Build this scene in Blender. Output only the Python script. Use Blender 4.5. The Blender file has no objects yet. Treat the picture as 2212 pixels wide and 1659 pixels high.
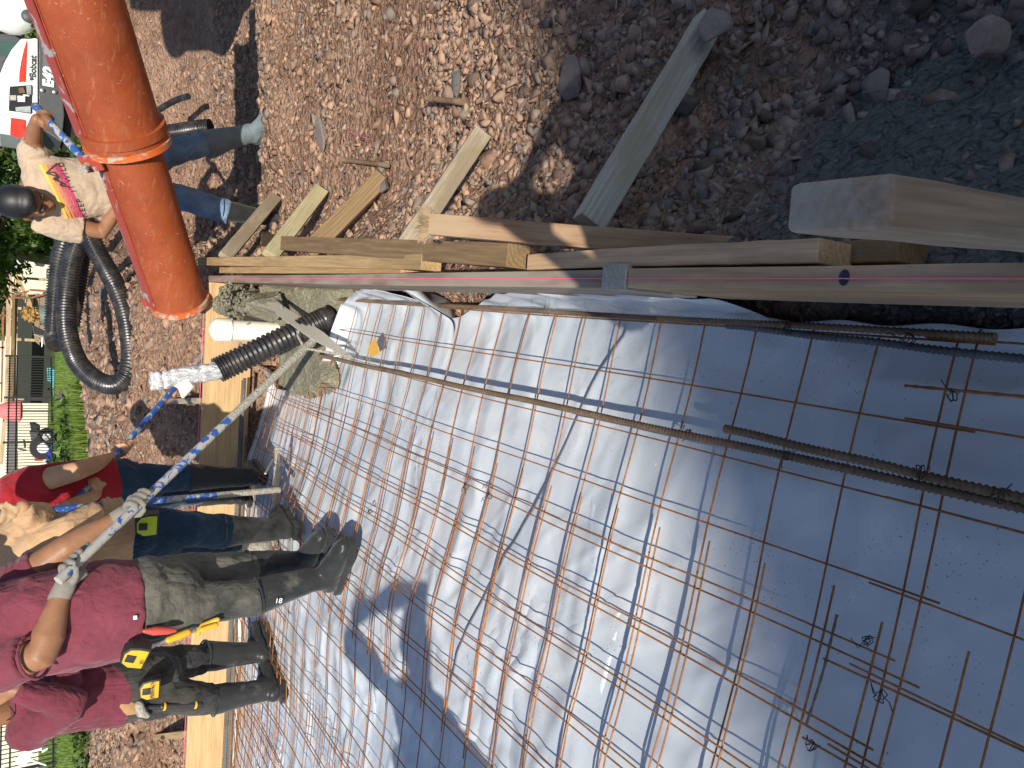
import bpy, bmesh, math, random
import numpy as np
from mathutils import Vector, Matrix, noise
random.seed(7); rng=np.random.default_rng(7)
R=math.radians
S=bpy.context.scene
# ------------------------------------------------------------------ camera
IX=Vector((0.079,-0.543,-0.836)); FW=Vector((-0.085,0.832,-0.548)).normalized()
IX=(IX-FW*IX.dot(FW)).normalized(); IY=FW.cross(IX)          # image right / image down / forward, in world axes
CAM=Vector((-0.096,0,1.02)); FPX=767.0
cd=bpy.data.cameras.new('camera'); cam=bpy.data.objects.new('camera',cd); S.collection.objects.link(cam)
cam.matrix_world=Matrix(((IX.x,-IY.x,-FW.x,CAM.x),(IX.y,-IY.y,-FW.y,CAM.y),(IX.z,-IY.z,-FW.z,CAM.z),(0,0,0,1)))
cd.sensor_width=36; cd.lens=36*FPX/1024; cd.clip_start=.05; cd.clip_end=500
S.camera=cam
# ------------------------------------------------------------------ sky, sun, exposure
SUN_EL=32.0; SUN_DIR=Vector((0.10,0.993,-math.tan(R(SUN_EL)))).normalized()      # direction the light travels
W=bpy.data.worlds.new('World'); S.world=W; W.use_nodes=True
nt=W.node_tree; bg=nt.nodes['Background']; sky=nt.nodes.new('ShaderNodeTexSky')
sky.sky_type='NISHITA'; sky.sun_disc=False; sky.sun_elevation=R(SUN_EL); sky.sun_rotation=math.atan2(-SUN_DIR.x,-SUN_DIR.y)
nt.links.new(sky.outputs[0],bg.inputs[0]); bg.inputs[1].default_value=.115; sky.ozone_density=2.2; sky.dust_density=.6
sd=bpy.data.lights.new('sun','SUN'); sd.energy=5.0; sd.angle=R(.5); sd.color=(1,.93,.82)
so=bpy.data.objects.new('sun',sd); S.collection.objects.link(so); so.rotation_euler=SUN_DIR.to_track_quat('-Z','Y').to_euler()
S.view_settings.view_transform='Standard'; S.view_settings.look='None'; S.view_settings.exposure=.26; S.view_settings.gamma=1
# ------------------------------------------------------------------ picking points: display pixel (2212 wide) -> world
KD=1024/2212
def ray(x,y):
    a=(x*KD-512)/FPX; b=(y*KD-384)/FPX
    return IX*a+IY*b+FW
def PZ(x,y,z): d=ray(x,y); return CAM+d*((z-CAM.z)/d.z)
def PY(x,y,Y): d=ray(x,y); return CAM+d*((Y-CAM.y)/d.y)
def PX(x,y,X): d=ray(x,y); return CAM+d*((X-CAM.x)/d.x)
def PD(x,y,D): return CAM+ray(x,y)*D
# ------------------------------------------------------------------ helpers
C=S.collection
def lerp(a,b,t): return a+(b-a)*t
def sstep(x,a,b):
    t=np.clip((np.asarray(x,float)-a)/(b-a),0,1); return t*t*(3-2*t)
def V(*a): return Vector(a)
def frame(d,hint=None):
    d=Vector(d).normalized(); h=Vector(hint) if hint is not None else V(0,0,1)
    if abs(d.dot(h.normalized()))>.98: h=V(1,0,0) if abs(d.x)<.9 else V(0,1,0)
    a=(h-d*h.dot(d)).normalized(); return d,a,d.cross(a)
class MB:
    def __init__(s): s.v=[]; s.f=[]
    def add(s,v,f):
        o=len(s.v); s.v+= [tuple(p) for p in v]; s.f+=[tuple(i+o for i in q) for q in f]; return s
    def box(s,c,size,M=None,bev=0):
        x,y,z=[k/2 for k in size]; c=Vector(c)
        pts=[V(i,j,k) for i in(-x,x) for j in(-y,y) for k in(-z,z)]
        if M is not None: pts=[M@p for p in pts]
        return s.add([c+p for p in pts],[(0,1,3,2),(4,6,7,5),(0,4,5,1),(2,3,7,6),(0,2,6,4),(1,5,7,3)])
    def beam(s,p0,p1,w,t,up=(0,0,1)):
        p0=Vector(p0);p1=Vector(p1); d,a,b=frame(p1-p0,up)
        M=Matrix((( d.x,b.x,a.x),(d.y,b.y,a.y),(d.z,b.z,a.z)))
        return s.box((p0+p1)/2,((p1-p0).length,w,t),M)
    def loft(s,pts,ra,rb=None,wide=None,n=12,cap='round'):
        pts=[Vector(p) for p in pts]; m=len(pts)
        if not hasattr(ra,'__len__'): ra=[ra]*m
        if rb is None: rb=ra
        elif not hasattr(rb,'__len__'): rb=[rb]*m
        rings=[]; prev=Vector(wide) if wide is not None else None
        dirs=[(pts[min(i+1,m-1)]-pts[max(i-1,0)]).normalized() for i in range(m)]
        st=[]
        for i in range(m):
            if cap=='round' and i==0:
                for k in (.98,.75,.4): st.append((pts[0]-dirs[0]*ra[0]*k,math.sqrt(1-k*k),0))
            st.append((pts[i],1,i))
            if cap=='round' and i==m-1:
                for k in (.4,.75,.98): st.append((pts[-1]+dirs[-1]*ra[-1]*k,math.sqrt(1-k*k),m-1))
        vs=[];fs=[]
        for (p,k,i) in st:
            d,a,b=frame(dirs[i],prev) if prev is not None else frame(dirs[i])
            prev=a if wide is None else Vector(wide)
            for j in range(n):
                t=2*math.pi*j/n; vs.append(p+a*(math.cos(t)*ra[i]*k)+b*(math.sin(t)*rb[i]*k))
        L=len(st)
        for i in range(L-1):
            for j in range(n): fs.append((i*n+j,i*n+(j+1)%n,(i+1)*n+(j+1)%n,(i+1)*n+j))
        if cap: fs.append(tuple(range(n-1,-1,-1))); fs.append(tuple((L-1)*n+j for j in range(n)))
        return s.add(vs,fs)
    def cap2(s,p0,r0,p1,r1,n=12): return s.loft([p0,p1],[r0,r1],n=n)
    def ell(s,c,r,M=None,n=16,m=10):
        c=Vector(c); vs=[];fs=[]
        for i in range(m+1):
            ph=math.pi*i/m
            for j in range(n):
                t=2*math.pi*j/n; p=V(r[0]*math.sin(ph)*math.cos(t),r[1]*math.sin(ph)*math.sin(t),r[2]*math.cos(ph))
                if i in(0,m): p=p+V(math.cos(t),math.sin(t),0)*1e-4
                vs.append(c+(M@p if M is not None else p))
        for i in range(m):
            for j in range(n): fs.append((i*n+j,(i+1)*n+j,(i+1)*n+(j+1)%n,i*n+(j+1)%n))
        fs.append(tuple(range(n))); fs.append(tuple(m*n+j for j in range(n-1,-1,-1)))
        return s.add(vs,fs)
    def prism(s,poly,ext):
        poly=[Vector(p) for p in poly]; n=len(poly); e=Vector(ext)
        return s.add(poly+[p+e for p in poly],[tuple(range(n)),tuple(range(2*n-1,n-1,-1))]+[(i,i+n,(i+1)%n+n,(i+1)%n) for i in range(n)])
    def build(s,name,mat=None,parent=None,smooth=True,angle=40,origin=None,bevel=0):
        me=bpy.data.meshes.new(name)
        o3=Vector(origin) if origin is not None else V(0,0,0)
        me.from_pydata([(p[0]-o3.x,p[1]-o3.y,p[2]-o3.z) for p in s.v],[],s.f); me.update()
        bm=bmesh.new(); bm.from_mesh(me); bmesh.ops.recalc_face_normals(bm,faces=bm.faces)
        if bevel: bmesh.ops.bevel(bm,geom=[e for e in bm.edges if len(e.link_faces)==2 and e.calc_face_angle(0)>.6],offset=bevel,segments=2,affect='EDGES',profile=.6)
        if smooth:
            for f in bm.faces: f.smooth=True
            for e in bm.edges:
                if len(e.link_faces)!=2 or e.calc_face_angle(0)>R(angle): e.smooth=False
        bm.to_mesh(me); bm.free()
        o=bpy.data.objects.new(name,me); C.objects.link(o); o.location=o3
        if mat: me.materials.append(mat)
        if parent: o.parent=parent; o.matrix_parent_inverse=Matrix.Identity(4); o.location=o3-parent_loc(parent)
        return o
def parent_loc(p):
    v=Vector(p.location)
    while p.parent: p=p.parent; v+=p.location
    return v
def rawmesh(name,v,f,mat,parent=None,smooth=False,kind=None):
    v=np.asarray(v,np.float32); f=np.asarray(f,np.int32); k=f.shape[1]
    me=bpy.data.meshes.new(name); me.vertices.add(len(v)); me.vertices.foreach_set('co',v.ravel())
    me.loops.add(f.size); me.loops.foreach_set('vertex_index',f.ravel())
    me.polygons.add(len(f)); me.polygons.foreach_set('loop_start',np.arange(len(f),dtype=np.int32)*k)
    if smooth: me.polygons.foreach_set('use_smooth',np.ones(len(f),bool))
    me.update(calc_edges=True); me.validate()
    o=bpy.data.objects.new(name,me); C.objects.link(o)
    if mat: me.materials.append(mat)
    if parent: o.parent=parent; o.location=-parent_loc(parent)
    if kind: o['kind']=kind
    return o
def tag(o,label,cat,group=None):
    o['label']=label; o['category']=cat
    if group: o['group']=group
    return o
def thing(name,label,cat,loc,group=None):
    o=bpy.data.objects.new(name,None); C.objects.link(o); o.location=Vector(loc); o.empty_display_size=.1
    return tag(o,label,cat,group)
def fbm(x,y,seed=0,octv=4):
    x=np.asarray(x,float); y=np.asarray(y,float); r=np.random.default_rng(seed); out=0; amp=1
    for k in range(octv):
        g=r.random((64,64)); xs=x+r.random()*50; ys=y+r.random()*50
        xi=np.floor(xs).astype(int); yi=np.floor(ys).astype(int); fx=xs-xi; fy=ys-yi; fx=fx*fx*(3-2*fx); fy=fy*fy*(3-2*fy)
        a=g[xi%64,yi%64];b=g[(xi+1)%64,yi%64];c=g[xi%64,(yi+1)%64];d=g[(xi+1)%64,(yi+1)%64]
        out=out+amp*((a*(1-fx)+b*fx)*(1-fy)+(c*(1-fx)+d*fx)*fy-.5); amp*=.5; x=x*2.03; y=y*2.03
    return out
# ------------------------------------------------------------------ materials
def mat(name,col=(.5,.5,.5),rough=.6,metal=0,**kw):
    m=bpy.data.materials.new(name); m.use_nodes=True; b=m.node_tree.nodes['Principled BSDF']
    b.inputs['Base Color'].default_value=(*col,1); b.inputs['Roughness'].default_value=rough; b.inputs['Metallic'].default_value=metal
    for k,v in kw.items(): b.inputs[k.replace('_',' ')].default_value=v
    return m
class N:
    def __init__(s,m): s.t=m.node_tree; s.b=s.t.nodes['Principled BSDF']; s.co=None
    def n(s,typ,**kw):
        o=s.t.nodes.new('ShaderNode'+typ)
        for k,v in kw.items():
            if hasattr(o,k) and not k[0].isupper(): setattr(o,k,v)
            else: s.set(o,k,v)
        return o
    def set(s,o,k,v):
        i=o.inputs[k.replace('_',' ')] if isinstance(k,str) else o.inputs[k]
        if isinstance(v,bpy.types.NodeSocket): s.t.links.new(v,i)
        elif isinstance(v,bpy.types.Node): s.t.links.new(v.outputs[0],i)
        else: i.default_value=v
    def coord(s,scale=(1,1,1),kind='Object',rot=(0,0,0)):
        if s.co is None: s.co=s.n('TexCoord')
        mp=s.n('Mapping'); s.set(mp,'Vector',s.co.outputs[kind]); mp.inputs['Scale'].default_value=scale; mp.inputs['Rotation'].default_value=rot
        return mp.outputs[0]
    def noise(s,scale=5,det=4,rough=.55,vec=None,dist=0):
        o=s.n('TexNoise'); s.set(o,'Vector',vec if vec is not None else s.coord()); s.set(o,'Scale',scale); s.set(o,'Detail',det); s.set(o,'Roughness',rough); s.set(o,'Distortion',dist); return o.outputs[0]
    def vor(s,scale=5,feature='F1',vec=None,out=0,rand=1):
        o=s.n('TexVoronoi',feature=feature); s.set(o,'Vector',vec if vec is not None else s.coord()); s.set(o,'Scale',scale); s.set(o,'Randomness',rand); return o.outputs[out]
    def ramp(s,fac,stops,interp='LINEAR'):
        o=s.n('ValToRGB'); s.set(o,0,fac); e=o.color_ramp.elements; o.color_ramp.interpolation=interp
        while len(e)<len(stops): e.new(.5)
        for q,(p,c) in zip(e,stops): q.position=p; q.color=(*c,1) if len(c)==3 else c
        return o.outputs[0]
    def mix(s,fac,a,b,mode='MIX'):
        o=s.n('MixRGB',blend_type=mode); s.set(o,0,fac)
        for i,c in ((1,a),(2,b)): s.set(o,i,(*c,1) if isinstance(c,tuple) and len(c)==3 else c)
        return o.outputs[0]
    def math(s,op,a,b=0): o=s.n('Math',operation=op); s.set(o,0,a); s.set(o,1,b); return o.outputs[0]
    def bump(s,h,strength=.5,dist=.01,prev=None):
        o=s.n('Bump'); s.set(o,'Height',h); s.set(o,'Strength',strength); s.set(o,'Distance',dist)
        if prev is not None: s.set(o,'Normal',prev)
        return o.outputs[0]
    def out(s,col=None,rough=None,normal=None,**kw):
        if col is not None: s.set(s.b,'Base Color',col)
        if rough is not None: s.set(s.b,'Roughness',rough)
        if normal is not None: s.set(s.b,'Normal',normal)
        for k,v in kw.items(): s.set(s.b,k,v)
g3=lambda v:(v,v,v)
def M_ground():
    m=mat('dirt',rough=.95); n=N(m); P=n.coord()
    big=n.noise(.9,5,.6); mid=n.noise(7,6,.65); fine=n.noise(60,5,.7)
    c=n.ramp(mid,[(.25,(.24,.14,.09)),(.5,(.37,.23,.155)),(.75,(.47,.31,.21))])
    c=n.mix(n.ramp(big,[(.42,g3(0)),(.62,g3(1))]),c,(.22,.125,.08))
    w=n.n('TexNoise'); n.set(w,'Vector',P); n.set(w,'Scale',14); 
    vd=n.n('VectorMath',operation='MULTIPLY_ADD'); n.set(vd,0,w.outputs[1]); n.set(vd,1,(.05,.05,.05)); n.set(vd,2,P)
    v1=n.vor(26,'F1',vec=vd.outputs[0],out=0); v1c=n.vor(26,'F1',vec=vd.outputs[0],out=1)
    v2=n.vor(70,'F1',vec=vd.outputs[0],out=0)
    c=n.mix(.35,c,n.mix(1,c,n.ramp(n.n('RGBToBW',Color=v1c),[(.2,g3(.5)),(.8,g3(1.25))]),'MULTIPLY'))
    yy=n.n('SeparateXYZ'); n.set(yy,0,P); kd=n.n('MapRange'); n.set(kd,0,yy.outputs[1]); n.set(kd,1,.8); n.set(kd,2,2.6); n.set(kd,3,.7); n.set(kd,4,0.); c=n.mix(kd.outputs[0],c,n.mix(1,c,(.42,.44,.48),'MULTIPLY'))  # dirt darkened towards the near end, its shade put into the colour
    # pale grey mineral dust spilt near the right foreground
    s=n.n('SeparateXYZ'); n.set(s,0,P)
    gx=n.math('ADD',n.math('MULTIPLY',n.math('SUBTRACT',s.outputs[0],.27),n.math('SUBTRACT',s.outputs[0],.27)),n.math('MULTIPLY',n.math('SUBTRACT',s.outputs[1],.68),n.math('SUBTRACT',s.outputs[1],.68)))
    gm=n.math('ADD',gx,n.math('MULTIPLY',n.math('SUBTRACT',n.noise(4,5),.5),.45))
    gmask=n.ramp(gm,[(.12,g3(1)),(.3,g3(0))])
    c=n.mix(gmask,c,n.ramp(fine,[(.3,(.06,.064,.063)),(.7,(.125,.13,.127))]))
    # lawn zone far behind the mound
    gr=n.ramp(n.noise(9,5),[(.3,(.09,.15,.025)),(.7,(.17,.25,.05))])
    lm=n.ramp(n.math('ADD',n.math('MULTIPLY',s.outputs[1],.05),n.math('MULTIPLY',n.noise(1.5,3),.05)),[(.62,g3(0)),(.65,g3(1))])
    c=n.mix(lm,c,gr)
    b=n.bump(v1,.9,.03); b=n.bump(v2,.7,.012,b); b=n.bump(fine,.6,.01,b)
    n.out(c,normal=b,**{'Specular IOR Level':.2}); return m
def M_rock():
    m=mat('rock chips',rough=.9); n=N(m); g=n.n('NewGeometry'); P=n.coord()
    r=g.outputs['Random Per Island']
    c=n.ramp(r,[(0,(.13,.085,.06)),(.18,(.25,.155,.105)),(.35,(.37,.235,.16)),(.55,(.45,.29,.195)),(.68,(.30,.20,.145)),(.8,(.20,.16,.135)),(.9,(.38,.28,.19)),(1,(.17,.155,.145))])
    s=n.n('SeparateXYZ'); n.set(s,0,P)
    # towards the near end the stone turns darker and greyer, shade put into its colour
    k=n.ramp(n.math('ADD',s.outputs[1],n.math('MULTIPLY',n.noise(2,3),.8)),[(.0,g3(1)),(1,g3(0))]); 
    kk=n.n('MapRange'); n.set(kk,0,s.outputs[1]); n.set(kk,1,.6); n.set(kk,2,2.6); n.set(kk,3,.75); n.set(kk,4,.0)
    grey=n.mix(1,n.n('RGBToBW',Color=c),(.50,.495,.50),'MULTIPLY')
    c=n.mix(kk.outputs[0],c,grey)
    c=n.mix(.55,c,n.mix(1,c,n.ramp(n.noise(45,5,.7),[(.3,g3(.55)),(.7,g3(1.35))]),'MULTIPLY'))
    b=n.bump(n.noise(80,6,.7),.5,.006)
    n.out(c,normal=b,**{'Specular IOR Level':.25}); return m
def M_wood(name,c1,c2,rough=.75,dirt=None,ring=26,stain=None):
    m=mat(name,rough=rough); n=N(m); inf=n.n('ObjectInfo')
    off=n.n('VectorMath',operation='MULTIPLY_ADD'); n.set(off,0,inf.outputs['Random']); n.set(off,1,(7,3,5)); n.set(off,2,n.coord())
    mp=n.n('Mapping'); n.set(mp,'Vector',off.outputs[0]); mp.inputs['Scale'].default_value=(.25,1,1)
    nz=n.n('TexNoise'); n.set(nz,'Vector',mp.outputs[0]); n.set(nz,'Scale',6); n.set(nz,'Detail',3)
    mp2=n.n('Mapping'); n.set(mp2,'Vector',n.coord()); mp2.inputs['Scale'].default_value=(.06,1,1); mp2.inputs['Location'].default_value=(0,.035,.05)
    dv=n.n('VectorMath',operation='MULTIPLY_ADD'); n.set(dv,0,nz.outputs[1]); n.set(dv,1,(.05,.05,.05)); n.set(dv,2,mp2.outputs[0])
    wv=n.n('TexWave',wave_type='RINGS',rings_direction='X'); n.set(wv,'Vector',dv.outputs[0]); n.set(wv,'Scale',ring); n.set(wv,'Distortion',1.5); n.set(wv,'Detail',2)
    c=n.mix(n.ramp(wv.outputs[1],[(.0,g3(.25)),(1,g3(.75))]),c1,c2)
    mp3=n.n('Mapping'); n.set(mp3,'Vector',off.outputs[0]); mp3.inputs['Scale'].default_value=(2,60,60)
    fi=n.noise(2,4,.7,vec=mp3.outputs[0])
    c=n.mix(1,c,n.ramp(fi,[(.3,g3(.72)),(.6,g3(1.1))]),'MULTIPLY')
    c=n.mix(n.ramp(n.noise(5,5,.65,vec=mp.outputs[0]),[(.5,g3(0)),(.72,g3(.75))]),c,dirt or (c1[0]*.55,c1[1]*.5,c1[2]*.48))
    kn=n.vor(3.2,vec=mp.outputs[0]); c=n.mix(n.ramp(kn,[(.045,g3(1)),(.075,g3(0))]),c,(.09,.045,.02))
    if stain: c=n.mix(n.ramp(n.noise(9,4,.6,vec=mp.outputs[0]),[(.45,g3(0)),(.6,g3(.8))]),c,stain)
    b=n.bump(fi,.5,.003); b=n.bump(wv.outputs[1],.25,.002,b)
    n.out(c,normal=b,**{'Specular IOR Level':.3}); return m
def M_plastic():
    m=mat('milky sheeting',rough=.3); n=N(m); P=n.coord()
    a=n.noise(3.2,5,.55,dist=1.2)
    def ridged(sc,vec,det=3,dist=.6):
        o=n.n('TexNoise',noise_type='RIDGED_MULTIFRACTAL'); n.set(o,'Vector',vec); n.set(o,'Scale',sc); n.set(o,'Detail',det); n.set(o,'Roughness',.5); n.set(o,'Distortion',dist); return o.outputs[0]
    r1=ridged(1.5,n.coord((.7,2.6,1),rot=(0,0,.25))); r2=ridged(1.7,n.coord((2.8,.7,1),rot=(0,0,-.55))); r3=ridged(4.5,n.coord((1,1.4,1)),3,1)
    c=n.mix(n.ramp(a,[(.35,g3(0)),(.65,g3(1))]),(.51,.565,.62),(.60,.64,.67))
    d=n.noise(2.1,6,.75); spots=n.vor(38); sm=n.noise(3,3)
    c=n.mix(n.ramp(d,[(.58,g3(0)),(.80,g3(.5))]),c,(.38,.35,.33))
    c=n.mix(n.math('MULTIPLY',n.ramp(spots,[(.05,g3(1)),(.10,g3(0))]),n.ramp(sm,[(.48,g3(0)),(.56,g3(.8))])),c,(.17,.16,.16))
    sp2=n.vor(85); c=n.mix(n.math('MULTIPLY',n.ramp(sp2,[(.10,g3(1)),(.16,g3(0))]),n.ramp(n.noise(2,3),[(.50,g3(0)),(.58,g3(.8))])),c,(.16,.14,.13))
    mm=n.math('MULTIPLY',n.ramp(n.noise(1.3,2),[(.54,g3(0)),(.64,g3(1))]),n.ramp(n.noise(20,6,.8,vec=n.coord((1,2.2,1),rot=(0,0,.6))),[(.57,g3(0)),(.68,g3(.6))]))
    c=n.mix(mm,c,(.14,.11,.09))
    b=n.bump(r1,1,.045); b=n.bump(r2,1,.036,b); b=n.bump(r3,.6,.010,b)
    n.out(c,n.ramp(a,[(.3,g3(.17)),(.7,g3(.32))]),b,**{'Specular IOR Level':.6}); return m
def M_rust(name,c1,c2,sc=60,rough=.85,metal=.1):
    m=mat(name,rough=rough,metal=metal); n=N(m)
    c=n.ramp(n.noise(sc,5,.7),[(.3,c1),(.55,c2),(.75,(c2[0]*1.35,c2[1]*1.3,c2[2]*1.2))])
    c=n.mix(n.ramp(n.noise(5,3),[(.45,g3(0)),(.65,g3(.6))]),c,(c1[0]*.7,c1[1]*.7,c1[2]*.7))
    n.out(c,normal=n.bump(n.noise(sc*3,4,.7),.5,.001)); return m
def M_cloth(name,col,var=.18,scale=260,dirt=None,dm=(.5,.7),fold=1.0,rough=.9,dscale=5):
    m=mat(name,rough=rough); n=N(m)
    f1=n.noise(5.5,3,.5,vec=n.coord((1,1,.6)),dist=1.3); f2=n.noise(14,3,.55,dist=.9); wv=n.noise(scale,2,.5)
    lo=tuple(k*(1-var) for k in col); hi=tuple(min(1,k*(1+var)) for k in col)
    c=n.mix(n.ramp(n.noise(9,5,.65),[(.3,g3(0)),(.7,g3(1))]),lo,hi)
    if dirt: c=n.mix(n.ramp(n.noise(dscale,6,.7),[(dm[0],g3(0)),(dm[1],g3(.85))]),c,dirt)
    c=n.mix(.25,c,n.mix(1,c,n.ramp(wv,[(.3,g3(.7)),(.7,g3(1.25))]),'MULTIPLY'))
    r1=n.math('ABSOLUTE',n.math('SUBTRACT',f1,.5))
    b=n.bump(r1,.65*fold,.06); b=n.bump(f2,.5*fold,.02,b); b=n.bump(wv,.3,.001,b)
    n.out(c,normal=b,**{'Specular IOR Level':.2,'Sheen Weight':.15}); return m
def M_skin(name,col):
    m=mat(name,rough=.5); n=N(m)
    c=n.mix(n.ramp(n.noise(18,4,.6),[(.3,g3(0)),(.7,g3(1))]),tuple(k*.85 for k in col),tuple(k*1.12 for k in col))
    b=n.bump(n.noise(150,4,.6),.3,.0012); b=n.bump(n.noise(14,3),.3,.008,b)
    n.out(c,normal=b,**{'Subsurface Weight':.08,'Subsurface Radius':(.01,.004,.002),'Specular IOR Level':.4}); return m
def M_paintchip(name,paint,under,sc=22,th=(.46,.5),rough=.4,dist=.6,metal=0,coord=(1,1,1)):
    m=mat(name,rough=rough); n=N(m); q=n.noise(sc,5,.65,vec=n.coord(coord),dist=dist); k=n.ramp(q,[(th[0],g3(0)),(th[1],g3(1))])
    u=n.mix(n.noise(60,4),under,tuple(x*.6 for x in under)); c=n.mix(k,paint,u)
    n.out(c,n.ramp(k,[(0,g3(rough)),(1,g3(.7))]),n.bump(k,.4,.001)); return m
def M_orange():
    m=mat('orange chute paint',rough=.4); n=N(m)
    c=n.mix(n.ramp(n.noise(2.2,5,.6),[(.35,g3(0)),(.65,g3(1))]),(.245,.046,.014),(.36,.080,.022))
    sc=n.noise(26,5,.75,vec=n.coord((1,3,1),rot=(.4,.3,.6)),dist=.5); c=n.mix(n.ramp(sc,[(.64,g3(0)),(.7,g3(.6))]),c,(.62,.55,.5))
    c=n.mix(n.ramp(n.noise(7,6,.75),[(.55,g3(0)),(.75,g3(.4))]),c,(.30,.10,.045))
    sp=n.vor(30); c=n.mix(n.math('MULTIPLY',n.ramp(sp,[(.06,g3(1)),(.10,g3(0))]),n.ramp(n.noise(4,3),[(.56,g3(0)),(.66,g3(.7))])),c,(.55,.45,.38))
    st=n.noise(3,5,.7,vec=n.coord((3,3,14),rot=(.2,.5,.3)),dist=.4); c=n.mix(n.ramp(st,[(.56,g3(0)),(.74,g3(.5))]),c,(.42,.22,.13))
    n.out(c,n.ramp(n.noise(9,5),[(.3,g3(.40)),(.7,g3(.72))]),n.bump(n.noise(5,4,.6),.4,.02)); return m
def M_conc(name,c1,c2,sc=30):
    m=mat(name,rough=.38); n=N(m); v=n.vor(sc*1.6,out=0); vc=n.vor(sc*1.6,out=1)
    c=n.ramp(n.noise(sc,6,.7),[(.3,c1),(.7,c2)])
    c=n.mix(n.ramp(n.vor(sc*1.3,out=0),[(.12,g3(.75)),(.22,g3(0))]),c,(.42,.38,.30))
    b=n.bump(n.noise(sc*.8,6,.75),.9,.02); b=n.bump(v,.6,.008,b)
    n.out(c,n.ramp(n.noise(sc,4),[(.4,g3(.28)),(.6,g3(.6))]),b); return m
def M_leaf(cc=((.035,.075,.012),(.075,.14,.025),(.13,.2,.04),(.19,.24,.06))):
    m=mat('foliage',rough=.5); n=N(m); g=n.n('NewGeometry')
    c=n.ramp(g.outputs['Random Per Island'],list(zip((0,.5,.85,1),cc)))
    n.out(c,**{'Subsurface Weight':.0}); 
    t=n.n('BsdfTranslucent'); n.set(t,0,c); mx=n.n('MixShader'); n.set(mx,0,.35); n.set(mx,1,n.b.outputs[0]); n.set(mx,2,t.outputs[0])
    n.t.links.new(mx.outputs[0],n.t.nodes['Material Output'].inputs[0]); return m
def M_gloss(name,col,rough=.3,sp=None,spc=None,metal=0):
    m=mat(name,col,rough,metal); n=N(m)
    c=n.mix(n.ramp(n.noise(12,6,.7),[(.45,g3(0)),(.75,g3(.5))]),col,spc or tuple(k*.6+.05 for k in col))
    n.out(c,n.ramp(n.noise(8,4),[(.3,g3(rough*.7)),(.7,g3(min(1,rough*1.6)))]),n.bump(n.noise(20,4),.15,.002)); return m
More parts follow.
